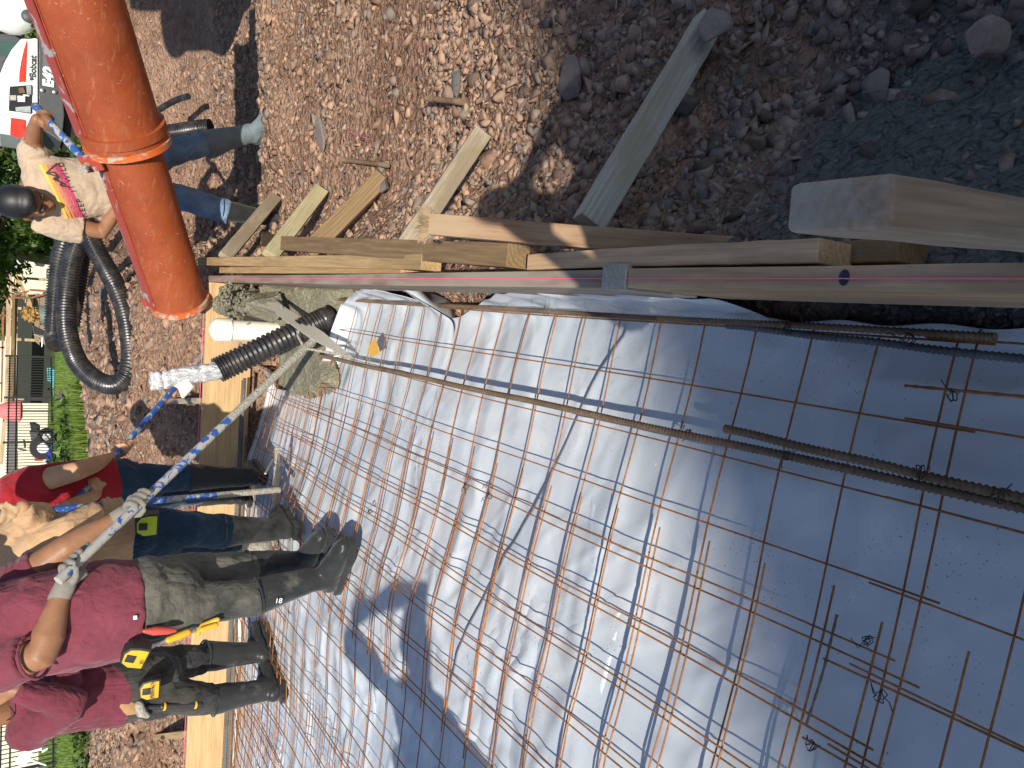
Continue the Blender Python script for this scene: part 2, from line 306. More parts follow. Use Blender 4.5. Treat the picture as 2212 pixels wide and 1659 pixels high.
MT=dict(
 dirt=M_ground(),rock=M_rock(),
 pine=M_wood('new pine',(.40,.27,.125),(.50,.35,.17)), ply=M_wood('plywood face',(.52,.34,.165),(.58,.39,.20),ring=5,dirt=(.40,.25,.13)),
 oldwood=M_wood('weathered lumber',(.35,.285,.205),(.44,.37,.275),stain=(.22,.17,.11)), brown=M_wood('brown lumber',(.17,.11,.055),(.27,.18,.09)),
 yellow=M_wood('pale yellow lumber',(.42,.36,.20),(.50,.44,.26)), stakewood=M_wood('worn stake',(.34,.245,.17),(.42,.325,.24),stain=(.40,.37,.32),dirt=(.30,.17,.08)), redwood=M_wood('mud stained stake',(.25,.125,.07),(.32,.175,.10),stain=(.36,.27,.165)),
 purple=M_wood('purple stained lumber',(.23,.15,.115),(.35,.26,.20),stain=(.36,.30,.235)), board=M_wood('grimy pine lumber',(.46,.29,.165),(.57,.39,.225),stain=(.33,.22,.14)),
 grey=M_wood('grey lumber',(.35,.33,.28),(.44,.42,.36),stain=(.33,.28,.20)), deckwood=M_wood('deck lumber',(.42,.31,.19),(.52,.40,.26)),
 film=M_plastic(),wire=M_rust('orange rusted wire',(.20,.075,.02),(.42,.17,.045),90),bar=M_rust('brown rebar',(.12,.075,.045),(.24,.16,.10),120,metal=.2),
 bargrey=M_rust('grey rebar',(.10,.105,.11),(.19,.20,.20),120,metal=.5),tie=mat('tie wire',(.05,.045,.04),.5,.6),
 string=mat('pink string',(.95,.16,.30),.7),orange=M_orange(),orim=M_paintchip('worn rim',(.62,.13,.03),(.55,.44,.33),16,(.5,.56)),  # rim orange is brighter than the chute's, with chipped patches
 flange=M_paintchip('chute flange',(.34,.055,.03),(.42,.40,.40),9,(.56,.62),.45),
 conc=M_conc('wet concrete',(.17,.16,.105),(.33,.31,.22),38),pvc=M_gloss('white pvc',(.80,.78,.68),.35,spc=(.6,.5,.38)),
 corr=M_gloss('black corrugated plastic',(.018,.018,.02),.28,spc=(.14,.12,.10)),foil=None,
 blue=M_paintchip('chipped blue pole',(.03,.10,.34),(.50,.48,.43),20,(.43,.46),.35,coord=(1,1,1)),
 blue2=M_paintchip('worn blue pole',(.03,.11,.40),(.50,.48,.43),20,(.53,.56),.35),
 whitep=M_paintchip('mud caked pole',(.46,.43,.36),(.03,.11,.40),11,(.6,.63),.6),mud=M_conc('dried cement',(.42,.39,.31),(.58,.55,.46),60),
 skinA=M_skin('brown skin',(.30,.145,.075)),skinB=M_skin('light brown skin',(.48,.27,.15)),skinC=M_skin('dark brown skin',(.20,.09,.045)),
 hair=mat('black hair',(.010,.010,.011),.5),
 maroon=M_cloth('maroon knit',(.185,.042,.062),.15),maroon2=M_cloth('darker maroon knit',(.155,.033,.05),.15),red=M_cloth('red knit',(.30,.014,.022),.12),
 tan=M_cloth('tan knit',(.50,.32,.18),.1,fold=.8),beige=M_cloth('beige tee',(.47,.36,.26),.08,fold=.8,dirt=(.2,.17,.14),dm=(.72,.8)),
 jeansK=M_cloth('black work trousers',(.035,.037,.036),.3,dirt=(.20,.185,.145),dm=(.36,.66),dscale=2.6),jeansK2=M_cloth('black jeans',(.025,.026,.027),.3,dirt=(.12,.11,.085),dm=(.42,.75),dscale=3),
 jeansD=M_cloth('dark blue jeans',(.02,.045,.075),.3,dirt=(.10,.11,.11),dm=(.6,.8)),jeansL=M_cloth('light blue jeans',(.13,.22,.36),.3,dirt=(.3,.36,.42),dm=(.5,.8)),
 boot=M_cloth('rubber boot',(.028,.030,.031),.2,dirt=(.20,.19,.155),dm=(.58,.85),fold=.35,rough=.33,dscale=7),bootB=M_cloth('muddy boot',(.06,.058,.05),.2,dirt=(.27,.23,.16),dm=(.4,.6),fold=.5,rough=.6),
 bootG=M_cloth('grey blue boot',(.16,.20,.22),.2,dirt=(.22,.19,.15),dm=(.55,.75),fold=.4,rough=.6),
 glove=M_cloth('grey knit glove',(.22,.205,.175),.08,fold=.3),gloveT=M_cloth('tan leather glove',(.45,.30,.17),.15,fold=.6),
 toolY=M_gloss('yellow plastic',(.75,.40,.02),.4),toolK=mat('black plastic',(.03,.03,.03),.45),toolR=M_gloss('red plastic',(.55,.07,.05),.4),lime=mat('lime plastic',(.55,.68,.03),.5),steel=mat('steel',(.5,.5,.5),.35,.9),
 leather=M_cloth('tan leather',(.38,.22,.11),.2,fold=.4),white=M_gloss('white paint',(.80,.80,.78),.3),redp=M_gloss('red paint',(.60,.03,.015),.35),dgrey=M_gloss('dark grey panel',(.06,.065,.07),.5),
 ink=mat('dark print',(.04,.045,.05),.7),wink=mat('white print',(.8,.8,.8),.7),glass=mat('green glass',(.05,.10,.09),.05),
 leaf=M_leaf(),blade=M_leaf(((.10,.17,.02),(.17,.27,.04),(.24,.34,.06),(.30,.36,.09))),bark=M_rust('bark',(.09,.06,.04),(.17,.12,.08),20),black=mat('black fence paint',(.012,.012,.014),.4),rustrail=M_rust('rust brown rail',(.20,.08,.04),(.30,.13,.07),20),
 wall=M_gloss('cream siding',(.72,.66,.50),.8),dark=mat('under-deck shade',(.03,.035,.028),.9),skirt=M_gloss('brown plank',(.26,.17,.11),.7),galv=M_gloss('galvanised',(.45,.5,.5),.35,metal=.6),
 blueplastic=M_gloss('blue tub',(.12,.5,.6),.4),royal=M_gloss('royal blue tarp',(.01,.05,.45),.5),pink=M_cloth('coral fabric',(.80,.20,.20),.15),dry=M_cloth('dry leaves',(.42,.25,.08),.3,fold=1),green=M_gloss('green play frame',(.01,.25,.12),.4),
 slate=M_gloss('grey roof',(.12,.12,.13),.8),
)
def M_foil():
    m=mat('clear wrap over foil',(.72,.73,.74),.22,.35); n=N(m); w=n.noise(22,5,.7,vec=n.coord((1,1,.4)),dist=2)
    n.out(n.ramp(w,[(.35,(.45,.46,.47)),(.6,(.85,.85,.85))]),n.ramp(w,[(.3,g3(.15)),(.7,g3(.5))]),n.bump(w,.9,.02)); return m
MT['foil']=M_foil()
# ------------------------------------------------------------------ ground shape
YF=5.06                                              # inner face of the far form
def zmesh(x,y):
    x=np.asarray(x,float); y=np.asarray(y,float)
    z=np.where(x>-1.12,-.406-.195*(x+.074),-.202)
    t=np.clip((-x-1.0)/.35,0,1); z=z*(1-t*t*(3-2*t))+(-.185)*(t*t*(3-2*t))
    return z-.09*sstep(y,4.45,5.0)+.006*np.sin(x*9+y*5)
def ground(x,y):
    x=np.asarray(x,float); y=np.asarray(y,float)
    pit=zmesh(x,y)-.075+.035*sstep(x,-.13,-.05)+.03*sstep(x,-.06,-.02)+.012*fbm(x*6,y*6,3)
    right=-.50+.05*np.clip(x-.6,0,5)+.03*fbm(x*1.3,y*1.3,5)+.02*fbm(x*5,y*5,6)
    right=right+sstep(y+.35*fbm(x*1.5,y*0+2,8),6.9,10.2)*.85+.10*np.exp(-((y-5.0-.25*x)/.35)**2)*sstep(x,.5,1.0)
    far=-.10+.40*sstep(y+.2*fbm(x,y,9),5.15,6.5)+.05*sstep(y,6.5,9)+.05*fbm(x*1.1,y*1.1,10)+.03*fbm(x*4,y*4,11)
    k=sstep(x,-.15,.55); out=far*(1-k)+right*k
    # crest of the spoil, then the fall to the back yard
    lip=np.interp(x,[-7,-5.2,-4.3,-3.4,-2.9,-2.2,-1.2,0,3,8],[.20,.20,.22,.06,.10,.24,.36,.42,.45,.5])
    crest=sstep(y,7.2,9)*(1-sstep(x,-.3,.6))+sstep(y,9.0,10.5)*sstep(x,-.3,.6); out=out*(1-crest)+(lip+.03*fbm(x*2,y*2,12))*crest
    d=sstep(y,9.2,13.5); out=out*(1-d)+(-.2)*d
    inside=(x<.02)&(y<YF+.03)
    out=np.where(inside,pit,out)
    l=sstep(-x,6,9)*(y<YF); out=out*(1-l)+(-.25)*l
    r=sstep(np.hypot(x,y),30,60); return out*(1-r)-.2*r
def axis(lo,hi,step,far_lo,far_hi,g=1.22):
    a=list(np.arange(lo,hi+1e-6,step)); s=step
    while a[-1]<far_hi: s*=g; a.append(a[-1]+s)
    s=step; b=[lo]
    while b[-1]>far_lo: s*=g; b.append(b[-1]-s)
    return np.array(b[:0:-1]+a)
gx=np.sort(np.concatenate([axis(-4.4,3.2,.03,-260,260),[.0199,.0201]])); gy=np.sort(np.concatenate([axis(.1,10,.03,-260,300),[YF+.029,YF+.031]]))
GX,GY=np.meshgrid(gx,gy,indexing='ij'); GZ=ground(GX,GY)
# broken-stone relief
rel=.016*np.abs(fbm(GX*14,GY*14,21,3))+.010*fbm(GX*9,GY*9,22,3); near=(np.abs(GX)<5)&(GY<12)&(GY>-1)
GZ=np.where(near&~((GX<.02)&(GY<YF)),GZ+rel,GZ)
nx,ny=len(gx),len(gy); idx=np.arange(nx*ny).reshape(nx,ny)
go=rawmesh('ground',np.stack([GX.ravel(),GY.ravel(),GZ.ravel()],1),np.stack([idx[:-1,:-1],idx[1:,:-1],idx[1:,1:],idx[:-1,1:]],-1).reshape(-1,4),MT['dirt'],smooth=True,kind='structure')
# ------------------------------------------------------------------ broken stone lying on the ground (uncountable)
def rock_variants(k,flat=.55,seed=1):
    out=[]; r=random.Random(seed)
    for i in range(k):
        bm=bmesh.new(); n=r.choice([7,8,9,10])
        for j in range(n):
            v=V(r.gauss(0,1),r.gauss(0,1),r.gauss(0,1)).normalized()*r.uniform(.8,1.05)
            bm.verts.new((v.x*r.uniform(.85,1),v.y*.72,v.z*flat))
        bmesh.ops.convex_hull(bm,input=bm.verts); 
        for v in [v for v in bm.verts if not v.link_faces]: bm.verts.remove(v)
        bmesh.ops.triangulate(bm,faces=bm.faces); bm.verts.index_update()
        out.append((np.array([v.co[:] for v in bm.verts]),np.array([[v.index for v in f.verts] for f in bm.faces]))); bm.free()
    return out
RV=rock_variants(26,.5,3)
def scatter(name,xy,sizes,sink=.25,tilt=.5,label=None,cat='gravel'):
    vs=[];fs=[];o=0; z=ground(xy[:,0],xy[:,1]); which=rng.integers(0,len(RV),len(xy))
    for k,(bv,bf) in enumerate(RV):
        ii=np.where(which==k)[0]; m=len(ii)
        if not m: continue
        a=rng.uniform(0,2*np.pi,m); t=rng.normal(0,tilt*.6,m); u=rng.normal(0,tilt*.6,m)
        ca,sa,ct,st,cu,su=np.cos(a),np.sin(a),np.cos(t),np.sin(t),np.cos(u),np.sin(u)
        B=bv[None]*sizes[ii][:,None,None]*np.stack([rng.uniform(.75,1.3,m),rng.uniform(.7,1.2,m),rng.uniform(.6,1.2,m)],1)[:,None,:]
        x,y,zz=B[...,0],B[...,1],B[...,2]
        y,zz=y*ct[:,None]-zz*st[:,None],y*st[:,None]+zz*ct[:,None]
        x,zz=x*cu[:,None]-zz*su[:,None],x*su[:,None]+zz*cu[:,None]
        x,y=x*ca[:,None]-y*sa[:,None],x*sa[:,None]+y*ca[:,None]
        P=np.stack([x+xy[ii,0][:,None],y+xy[ii,1][:,None],zz+(z[ii]+sizes[ii]*(.35-sink))[:,None]],-1)
        vs.append(P.reshape(-1,3)); F=bf[None]+(np.arange(m)*len(bv))[:,None,None]+o; fs.append(F.reshape(-1,3)); o+=m*len(bv)
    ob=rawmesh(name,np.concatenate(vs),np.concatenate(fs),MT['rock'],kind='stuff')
    tag(ob,label,cat); return ob
def rect(n,x0,x1,y0,y1): return np.stack([rng.uniform(x0,x1,n),rng.uniform(y0,y1,n)],1)
def dens(p,sc,seed,th): return p[fbm(p[:,0]*sc,p[:,1]*sc,seed,3)>th]
A=rect(21000,.05,1.9,.05,3.2); sA=np.clip(rng.lognormal(-4.08,.46,len(A)),.007,.05)
Bp=rect(21000,.05,3.3,2.6,7.2); sB=np.clip(rng.lognormal(-4.1,.52,len(Bp)),.008,.06)
big=dens(rect(1500,.08,2.9,.15,6.5),1.5,33,-.15); sBig=np.clip(rng.lognormal(-3.3,.38,len(big)),.025,.085)
xy=np.concatenate([A,Bp,big]); sz=np.concatenate([sA,sB,sBig])
# the fine grey dust in the near corner stays almost free of chips
dd=np.hypot((xy[:,0]-.27)/1.0,(xy[:,1]-.68)/1.2); keep=(dd>.27+.12*fbm(xy[:,0]*5,xy[:,1]*5,40))|(rng.random(len(xy))<.10)
# away from the forms the soil is finer
fine=(fbm(xy[:,0]*1.2,xy[:,1]*1.2,41)>.1)&(xy[:,1]>3.1)&(rng.random(len(xy))<.4); keep&=~fine
scatter('gravel',xy[keep],sz[keep],label='broken reddish stone covering the ground outside the side form',cat='gravel')
A=rect(17000,-4.6,2.0,5.2,8.0); sA=np.clip(rng.lognormal(-4.0,.55,len(A)),.009,.075)
Bp=rect(9000,-5.5,4,8,11.5); sB=np.clip(rng.lognormal(-3.9,.45,len(Bp)),.012,.07)
big=rect(900,-4.6,1,5.6,9.5); sBig=np.clip(rng.lognormal(-2.95,.38,len(big)),.04,.13)
xy=np.concatenate([A,Bp,big]); sz=np.concatenate([sA,sB,sBig]); keep=dens(xy,0,0,-9) is not None
m=(xy[:,0]<.25)|(xy[:,1]>6)|(rng.random(len(xy))<.5)
scatter('rubble',xy[m],sz[m],label='loose red rubble on the spoil heap behind the far form',cat='rubble',sink=.3)
def rock(px,py,z,size,label,asp=(1,.7,.4),seed=0,rot=0,tilt=0):
    p=PZ(px,py,z); r=random.Random(seed); bm=bmesh.new()
    for j in range(16):
        v=V(r.gauss(0,1),r.gauss(0,1),r.gauss(0,1)).normalized()*r.uniform(.85,1.05); bm.verts.new((v.x*asp[0]*size,v.y*asp[1]*size,v.z*asp[2]*size))
    bmesh.ops.convex_hull(bm,input=bm.verts)
    for v in [v for v in bm.verts if not v.link_faces]: bm.verts.remove(v)
    bmesh.ops.bevel(bm,geom=list(bm.edges),offset=size*.05,segments=1,affect='EDGES')
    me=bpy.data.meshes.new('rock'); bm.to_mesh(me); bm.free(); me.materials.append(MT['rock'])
    o=bpy.data.objects.new('rock',me); C.objects.link(o); o.location=p; o.rotation_euler=(tilt,tilt*.4,rot); tag(o,label,'rock','large single rocks'); return o
rock(1545,55,-.40,.06,'rock resting on the top end of the grey diagonal brace',(1.1,.75,.45),1,.6,.5)
rock(692,290,-.46,.13,'pale flat slab of stone left of the bent rebar stub, lying in sunlight',(1,.62,.22),2,.5)
rock(1232,170,-.47,.085,'broad pink stone half in the photographer\'s shadow',(1.05,.8,.25),3,.2)
rock(2130,85,-.42,.055,'bluish rounded stone at the right edge of the picture',(1,.8,.6),4,.9)
rock(1895,195,-.46,.05,'round brown stone above the grey dust patch',(1,.8,.55),5,.1)
rock(1940,222,-.46,.045,'blue grey double-lobed stone beside the grey dust patch',(1,.8,.55),6,1.1)
rock(1660,375,-.48,.05,'dark squarish stone below the big diagonal brace',(1,.85,.4),7,.4)
rock(985,185,-.48,.07,'flat red stone near the upright rebar stub',(1,.6,.25),8,.1)
rock(832,400,-.44,.05,'rusty stone leaning on the lower end of the brown brace',(.5,1.0,.5),9,1.7,.3)
rock(1470,215,-.47,.07,'dark slab of stone under the head-shaped shadow',(1,.7,.35),10,1.2)
rock(1345,520,-.49,.05,'dark flat stone touching the side of the long mud stained stake',(1,.8,.3),11,.3)
rock(270,853,.30,.10,'grey boulder just left of the big hose loop',(1,.7,.5),12,.4)
rock(280,848,.25,.07,'grey angular rock nearest the hose bend',(1,.8,.5),13,.9)
rock(200,650,.38,.10,'yellowish rock inside the hose loop',(1,.6,.45),14,.2)
rock(138,858,.34,.17,'pointed pink slab on the crest of the spoil heap beside the grass',(1,.6,.5),15,.5,.5)
rock(225,635,.33,.09,'grey rock below the left strand of the hose',(1,.8,.5),16,1.2)
# ------------------------------------------------------------------ plastic sheeting
def sheeting(name,label,x_edge,x_left,y0,y1,lift,seed,step=.016,yend=None):
    ys=np.arange(y0,y1+1e-6,step); nxx=int(2.6/step)
    ps=[]
    us=np.concatenate([np.linspace(0,1,14)**1.0*.12, .12+np.arange(1,int((abs(x_left)-.2)/step))*step])
    XE=np.array([x_edge(y) for y in ys]); xe=XE[:,0][:,None]; ze=XE[:,1][:,None]
    X=xe-us[None,:]; Y=np.repeat(ys[:,None],len(us),1); X=np.maximum(X,x_left)
    if yend: ye=np.interp(-X,yend[0],yend[1])+.012*fbm(X*5,X*0,seed+3,3); Y=y0+(Y-y0)*(ye-y0)/(y1-y0)
    base=zmesh(X,Y)-.052+.03*sstep(-X,.8,1.6)
    w=.010*fbm(X*1.6+Y*1.1,Y*2.6-X*1.2,seed,2)+.004*fbm(X*6+Y*3,Y*2.4,seed+1,2)+.017*fbm(X*1.7+Y*1.2,Y*5.2-X*1.5,seed+11,2)*(.4+.6*sstep(fbm(X*.8,Y*.8,seed+12),-.2,.25))
    rid=np.abs(fbm(X*3.2-Y*3.6,X*1.4+Y*1.2,seed+2,2)); w=w+.022*np.clip(.15-rid,0,1)/.15*.7*sstep(fbm(X*.9,Y*.9,seed+5),-.1,.3)
    rid2=np.abs(fbm(X*5+Y*4.4,X*1.1-Y*1.0,seed+3,2)); w=w+.005*np.clip(.06-rid2,0,1)/.06; rid3=np.abs(fbm(X*1.3+Y*.5,Y*4.6+X*.5,seed+7,2)); w=w+.010*np.clip(.13-rid3,0,1)/.13*sstep(fbm(X*1.1,Y*1.1,seed+8),-.25,.2)*(.35+.65*sstep(Y,.9,1.8)); w=w*(.45+.55*sstep(us[None,:]+0*Y,.3,.8))
    Z=base+w+lift
    t=np.exp(-us[None,:]/.02); Z=Z*(1-t)+ze*t+ (0.006*fbm(Y*14,X*3,seed+4,2))*t
    Z+= .05*sstep(Y,YF-.12,YF-.0)*(Y<=YF)
    h,k=X.shape; id_=np.arange(h*k).reshape(h,k)
    o=rawmesh(name,np.stack([X.ravel(),Y.ravel(),Z.ravel()],1),np.stack([id_[:-1,:-1],id_[:-1,1:],id_[1:,1:],id_[1:,:-1]],-1).reshape(-1,4),MT['film'],smooth=True)
    so=o.modifiers.new('thickness','SOLIDIFY'); so.thickness=.0012
    tag(o,label,'plastic sheet'); return o
def outline(pts):
    w=[PZ(x,y,z) for x,y,z in pts]; w.sort(key=lambda p:p.y); ya=[p.y for p in w]; xa=[p.x for p in w]; za=[p.z for p in w]
    return lambda y:(float(np.interp(y,ya,xa))+.004*math.sin(y*31),float(np.interp(y,ya,za)))
EA=[(2330,708,-.42),(2212,705,-.41),(1900,697,-.40),(1560,684,-.38),(1500,662,-.31),(1440,642,-.25),(1330,636,-.22),(1250,631,-.19),(1130,626,-.19),(1075,634,-.24),(1040,652,-.36),(1010,674,-.42),(975,690,-.43),(940,672,-.42),(905,651,-.38),(860,621,-.2),(790,618,-.2),(760,635,-.3),(735,660,-.36),(715,712,-.34),(700,770,-.32),(640,842,-.31),(600,842,-.31),(560,790,-.33),(520,770,-.3)]
edgeA=outline(EA)
sheeting('plastic_sheet','near plastic sheet, shaded blue, with its curled flap against the side form',edgeA,-5.6,-.7,1.8,.004,51,yend=([0,.12,.24,.38,.5,.68,.95,1.2,2.2,4,6],[1.62,1.66,1.74,1.80,1.84,1.90,2.02,2.10,2.2,2.5,2.6]))
sheeting('plastic_sheet','sunlit plastic sheet running from the wet concrete to the far form',edgeA,-6.0,1.42,YF-.012,-.002,61)
xy=rect(7000,-.30,-.005,.2,YF-.05); xe_=np.array([edgeA(y)[0] for y in xy[:,1]]); xy=xy[xy[:,0]>xe_-.015]; sz=np.clip(rng.lognormal(-4.25,.35,len(xy)),.007,.028)
scatter('pit_gravel',xy,sz,label='gravel in the strip between side form and sheeting',cat='gravel',sink=.45)
# ------------------------------------------------------------------ fresh concrete
def blobsheet(name,poly,zz,amp,seed,mat_,label,cat,thick=.14,step=.014,rim=.05,mound=0,sc=9):
    P=[PZ(x,y,(zz if len(r)==0 else r[0])) for x,y,*r in poly]; xs=[p.x for p in P]; ys=[p.y for p in P]
    cf=np.linalg.lstsq(np.array([[p.x,p.y,1] for p in P]),np.array([p.z for p in P]),rcond=None)[0]
    X,Y=np.meshgrid(np.arange(min(xs),max(xs)+step,step),np.arange(min(ys),max(ys)+step,step),indexing='ij')
    ins=np.zeros(X.shape,bool); dist=np.full(X.shape,9.); n=len(P)
    for i in range(n):
        a=P[i];b=P[(i+1)%n]
        c=((a.y>Y)!=(b.y>Y))&(X<(b.x-a.x)*(Y-a.y)/((b.y-a.y) or 1e-9)+a.x); ins^=c
        dx,dy=b.x-a.x,b.y-a.y; t=np.clip(((X-a.x)*dx+(Y-a.y)*dy)/(dx*dx+dy*dy+1e-12),0,1); dist=np.minimum(dist,np.hypot(X-a.x-t*dx,Y-a.y-t*dy))
    dist=dist+.03*fbm(X*12,Y*12,seed+9)*1.0; k=np.where(ins,sstep(dist,0,rim),0)
    z0=cf[0]*X+cf[1]*Y+cf[2]; Z=z0-thick*(1-k)+amp*fbm(X*sc,Y*sc,seed,4)*k+amp*.5*np.abs(fbm(X*sc*3,Y*sc*3,seed+1,3))*k+mound*k*sstep(dist,0,.22)+(mound*.45*np.abs(fbm(X*28,Y*28,seed+2,3))*k if mound else 0)
    h,w=X.shape; id_=np.arange(h*w).reshape(h,w); q=np.stack([id_[:-1,:-1],id_[1:,:-1],id_[1:,1:],id_[:-1,1:]],-1).reshape(-1,4)
    kk=k.ravel()[q].max(1)>0; q=q[kk]
    o=rawmesh(name,np.stack([X.ravel(),Y.ravel(),Z.ravel()],1),q,mat_,smooth=True); bm=bmesh.new(); bm.from_mesh(o.data)
    bmesh.ops.delete(bm,geom=[v for v in bm.verts if not v.link_faces],context='VERTS'); bm.to_mesh(o.data); bm.free()
    tag(o,label,cat); return o
blobsheet('fresh_concrete',[(556,612,-.13),(640,611,-.2),(700,612,-.30),(738,613,-.37),(750,636,-.39),(737,668,-.39),(714,712,-.37),(690,745,-.35),(645,770,-.30),(600,770,-.27),(575,740,-.22),(558,700,-.17)],0,.016,71,MT['conc'],'flat pool of wet concrete against the side form','concrete',thick=.07,rim=.03)
blobsheet('fresh_concrete',[(600,745,-.26),(690,745,-.32),(702,790,-.31),(706,830,-.30),(680,852,-.29),(632,858,-.27),(600,842,-.26),(596,790,-.26)],0,.02,75,MT['conc'],'patch of wet concrete under the mesh beside the corrugated pipe','concrete',thick=.06,rim=.04)
blobsheet('concrete_pile',[(436,640),(455,612),(475,603),(500,618),(530,622),(566,628),(570,668),(556,690),(520,694),(470,690),(440,682)],-.08,.07,81,MT['conc'],'lumpy heap of concrete below the chute mouth','concrete pile',thick=.10,rim=.05,mound=.06,sc=9,step=.009)
pile=bpy.data.objects['concrete_pile']; vs=[];fs=[];o=0; r_=np.random.default_rng(12)
pc=PZ(505,648,-.02); 
for k in range(260):
    bv,bf=RV[k%26]; q=r_.normal(size=2); x=pc.x+q[0]*.085; y=pc.y+.05+q[1]*.10
    z=-.06+.10*math.exp(-(q[0]**2+q[1]**2)*.6)+r_.uniform(-.02,.02); s_=r_.uniform(.008,.026)
    vs.append(bv*np.array([1,1.2,1.4])*s_*r_.uniform(.8,1.3,3)+np.array([x,y,z])); fs.append(bf+o); o+=len(bv)
cl=rawmesh('clods',np.concatenate(vs),np.concatenate(fs),MT['conc']); cl.parent=pile; cl['kind']='stuff'; sb=cl.modifiers.new('round','SUBSURF'); sb.levels=1; sb.render_levels=1
# ------------------------------------------------------------------ welded wire mesh
def wires(name,label,xs,ys,x0,x1,y0,y1,seed,lift=0,skew=0,rad=.0022):
    b=MB(); r=random.Random(seed)
    def wire(pts,n=5):
        b.loft(pts,rad*r.uniform(.95,1.1),n=n,cap='flat',wide=(0,0,1))
    def Zf(x,y): return float(zmesh(x,y))+lift+.004*math.sin(x*3.1+seed)+.003*math.sin(y*2.3+seed*2)
    for x in xs:
        m=max(8,int((y1-y0)/.1)); wob=r.uniform(-.006,.006); ph=r.uniform(0,6); pts=[]
        for i in range(m+1):
            y=y0+(y1-y0)*i/m; pts.append((x+wob*.5+skew*(y-y0)+.0022*math.sin(y*2.9+ph),y,Zf(x,y)+.003))
        wire(pts)
    for y in ys:
        e0=x0+r.uniform(-.01,.01); e1=x1+r.uniform(-.01,.01); m=max(6,int(abs(e1-e0)/.09)); wob=r.uniform(-.005,.005); ph=r.uniform(0,6); pts=[]
        for i in range(m+1):
            x=e0+(e1-e0)*i/m; pts.append((x+skew*(y-y0),y+wob*.6+.0022*math.sin(x*4+ph),Zf(x,y)-.003))
        wire(pts)
    o=b.build(name,MT['wire'],angle=80); tag(o,label,'wire mesh','overlapping panels of welded wire mesh'); return o
SX=.1496; G6=.1524
rowx=lambda n,x0:[x0-SX*i for i in range(n)]
coly=lambda lo,hi,ref:[ref+G6*k for k in range(-60,60) if lo<=ref+G6*k<=hi]
wires('wire_mesh','wire mesh panel along the side form, reaching back to the wet concrete',rowx(10,-.074),coly(.70,3.9,2.551),-.066,-1.46,.655,3.96,1)
wires('wire_mesh','wire mesh panel in the middle whose cut ends overlap the one by the side form',rowx(11,-.645),coly(.70,4.3,2.523),-.566,-2.14,.70,4.38,2,lift=.008)
wires('wire_mesh','wire mesh panel on the left side, under the two men in maroon',rowx(11,-1.9616),coly(.2,4.6,2.575),-1.90,-3.50,.2,4.66,3,lift=.012)
wires('wire_mesh','nearest wire mesh panel, starting beside the doubled rebar end',[-.083-SX*i-.0015*i for i in range(9)],coly(-.6,.70,.682),-.058,-1.35,-.6,.775,4,lift=.008,skew=.01)
wires('wire_mesh','wire mesh panel at the lower left corner of the picture',rowx(12,-.663),coly(-.6,.8,.742),-.562,-2.4,-.6,.83,5,lift=.014,skew=-.02)
wires('wire_mesh','small wire mesh panel laid in front of the far form',rowx(14,-.50),coly(3.72,5.0,3.80),-.44,-2.6,3.68,YF-.06,6,lift=.012,skew=-.03)
wires('wire_mesh','wire mesh panel at the far left end of the pour',rowx(12,-2.5),coly(3.0,5.0,3.74),-2.44,-4.4,2.6,YF-.06,7,lift=.016)
wires('wire_mesh','outermost wire mesh panel at the left edge of the picture',rowx(12,-3.42),coly(.9,5.0,2.60),-3.38,-5.2,.9,YF-.1,8,lift=.004)
# loose cut ends and tie wires
def PM(px,py,h=.004):
    z=-.25
    for _ in range(12): p=PZ(px,py,z); z=float(zmesh(p.x,p.y))+h
    return p
def tie(px,py,z,label,s=.02,seed=0):
    p=PM(px,py,.006) if z>-.25 or px<1500 else PZ(px,py,z); r=random.Random(seed); b=MB()
    for k in range(2):
        pts=[p+V(math.cos(a)*s*.45+r.uniform(-1,1)*.003,r.uniform(-1,1)*.004+k*.006,math.sin(a)*s*.45) for a in [i*.7+k for i in range(11)]]
        pts.append(p+V(r.uniform(-1,1)*s,r.uniform(-1,1)*s,.012)); pts.append(pts[-1]+V(r.uniform(-1,1)*s*.7,r.uniform(-1,1)*s*.7,.004))
        b.loft(pts,.0011,n=4,cap='flat')
    o=b.build('tie_wire',MT['tie']); tag(o,label,'wire tie','twisted wire ties on the steel')
tie(1180,675,-.34,'wire tie on the rusty bar nearest the side form, farther one',.022,1)
tie(1705,712,-.36,'wire tie binding the brown and grey bars beside the form',.022,2); tie(1968,735,-.36,'wire tie nearest the cut end of the brown bar',.026,3)
tie(1490,935,-.27,'wire tie where the middle bar is lapped',.018,4); tie(1705,985,-.27,'wire tie on the doubled part of the middle bar',.02,5)
tie(1992,1022,-.27,'wire tie with long twisted tails on the doubled middle bar',.024,6); tie(2160,1072,-.27,'wire tie on the middle bar at the right edge',.022,7)
tie(1058,1072,-.22,'wire tie on the mesh lap among the sunlit folds',.022,8); tie(1008,1052,-.22,'wire tie a step behind the one in the sunlit folds',.02,9)
tie(1877,1385,-.19,'curled wire tie on the short free mesh wire near the bottom right',.022,10); tie(1905,1505,-.19,'looped wire tie hanging on the bundled wires at the bottom',.024,11); tie(1757,1612,-.19,'wire tie at the bottom edge of the picture',.022,12)
tie(2062,855,-.32,'wire tie on the free end right of the side bars',.02,13); tie(800,1105,-.2,'wire tie in front of the tan-shirted worker\'s boots',.018,14)
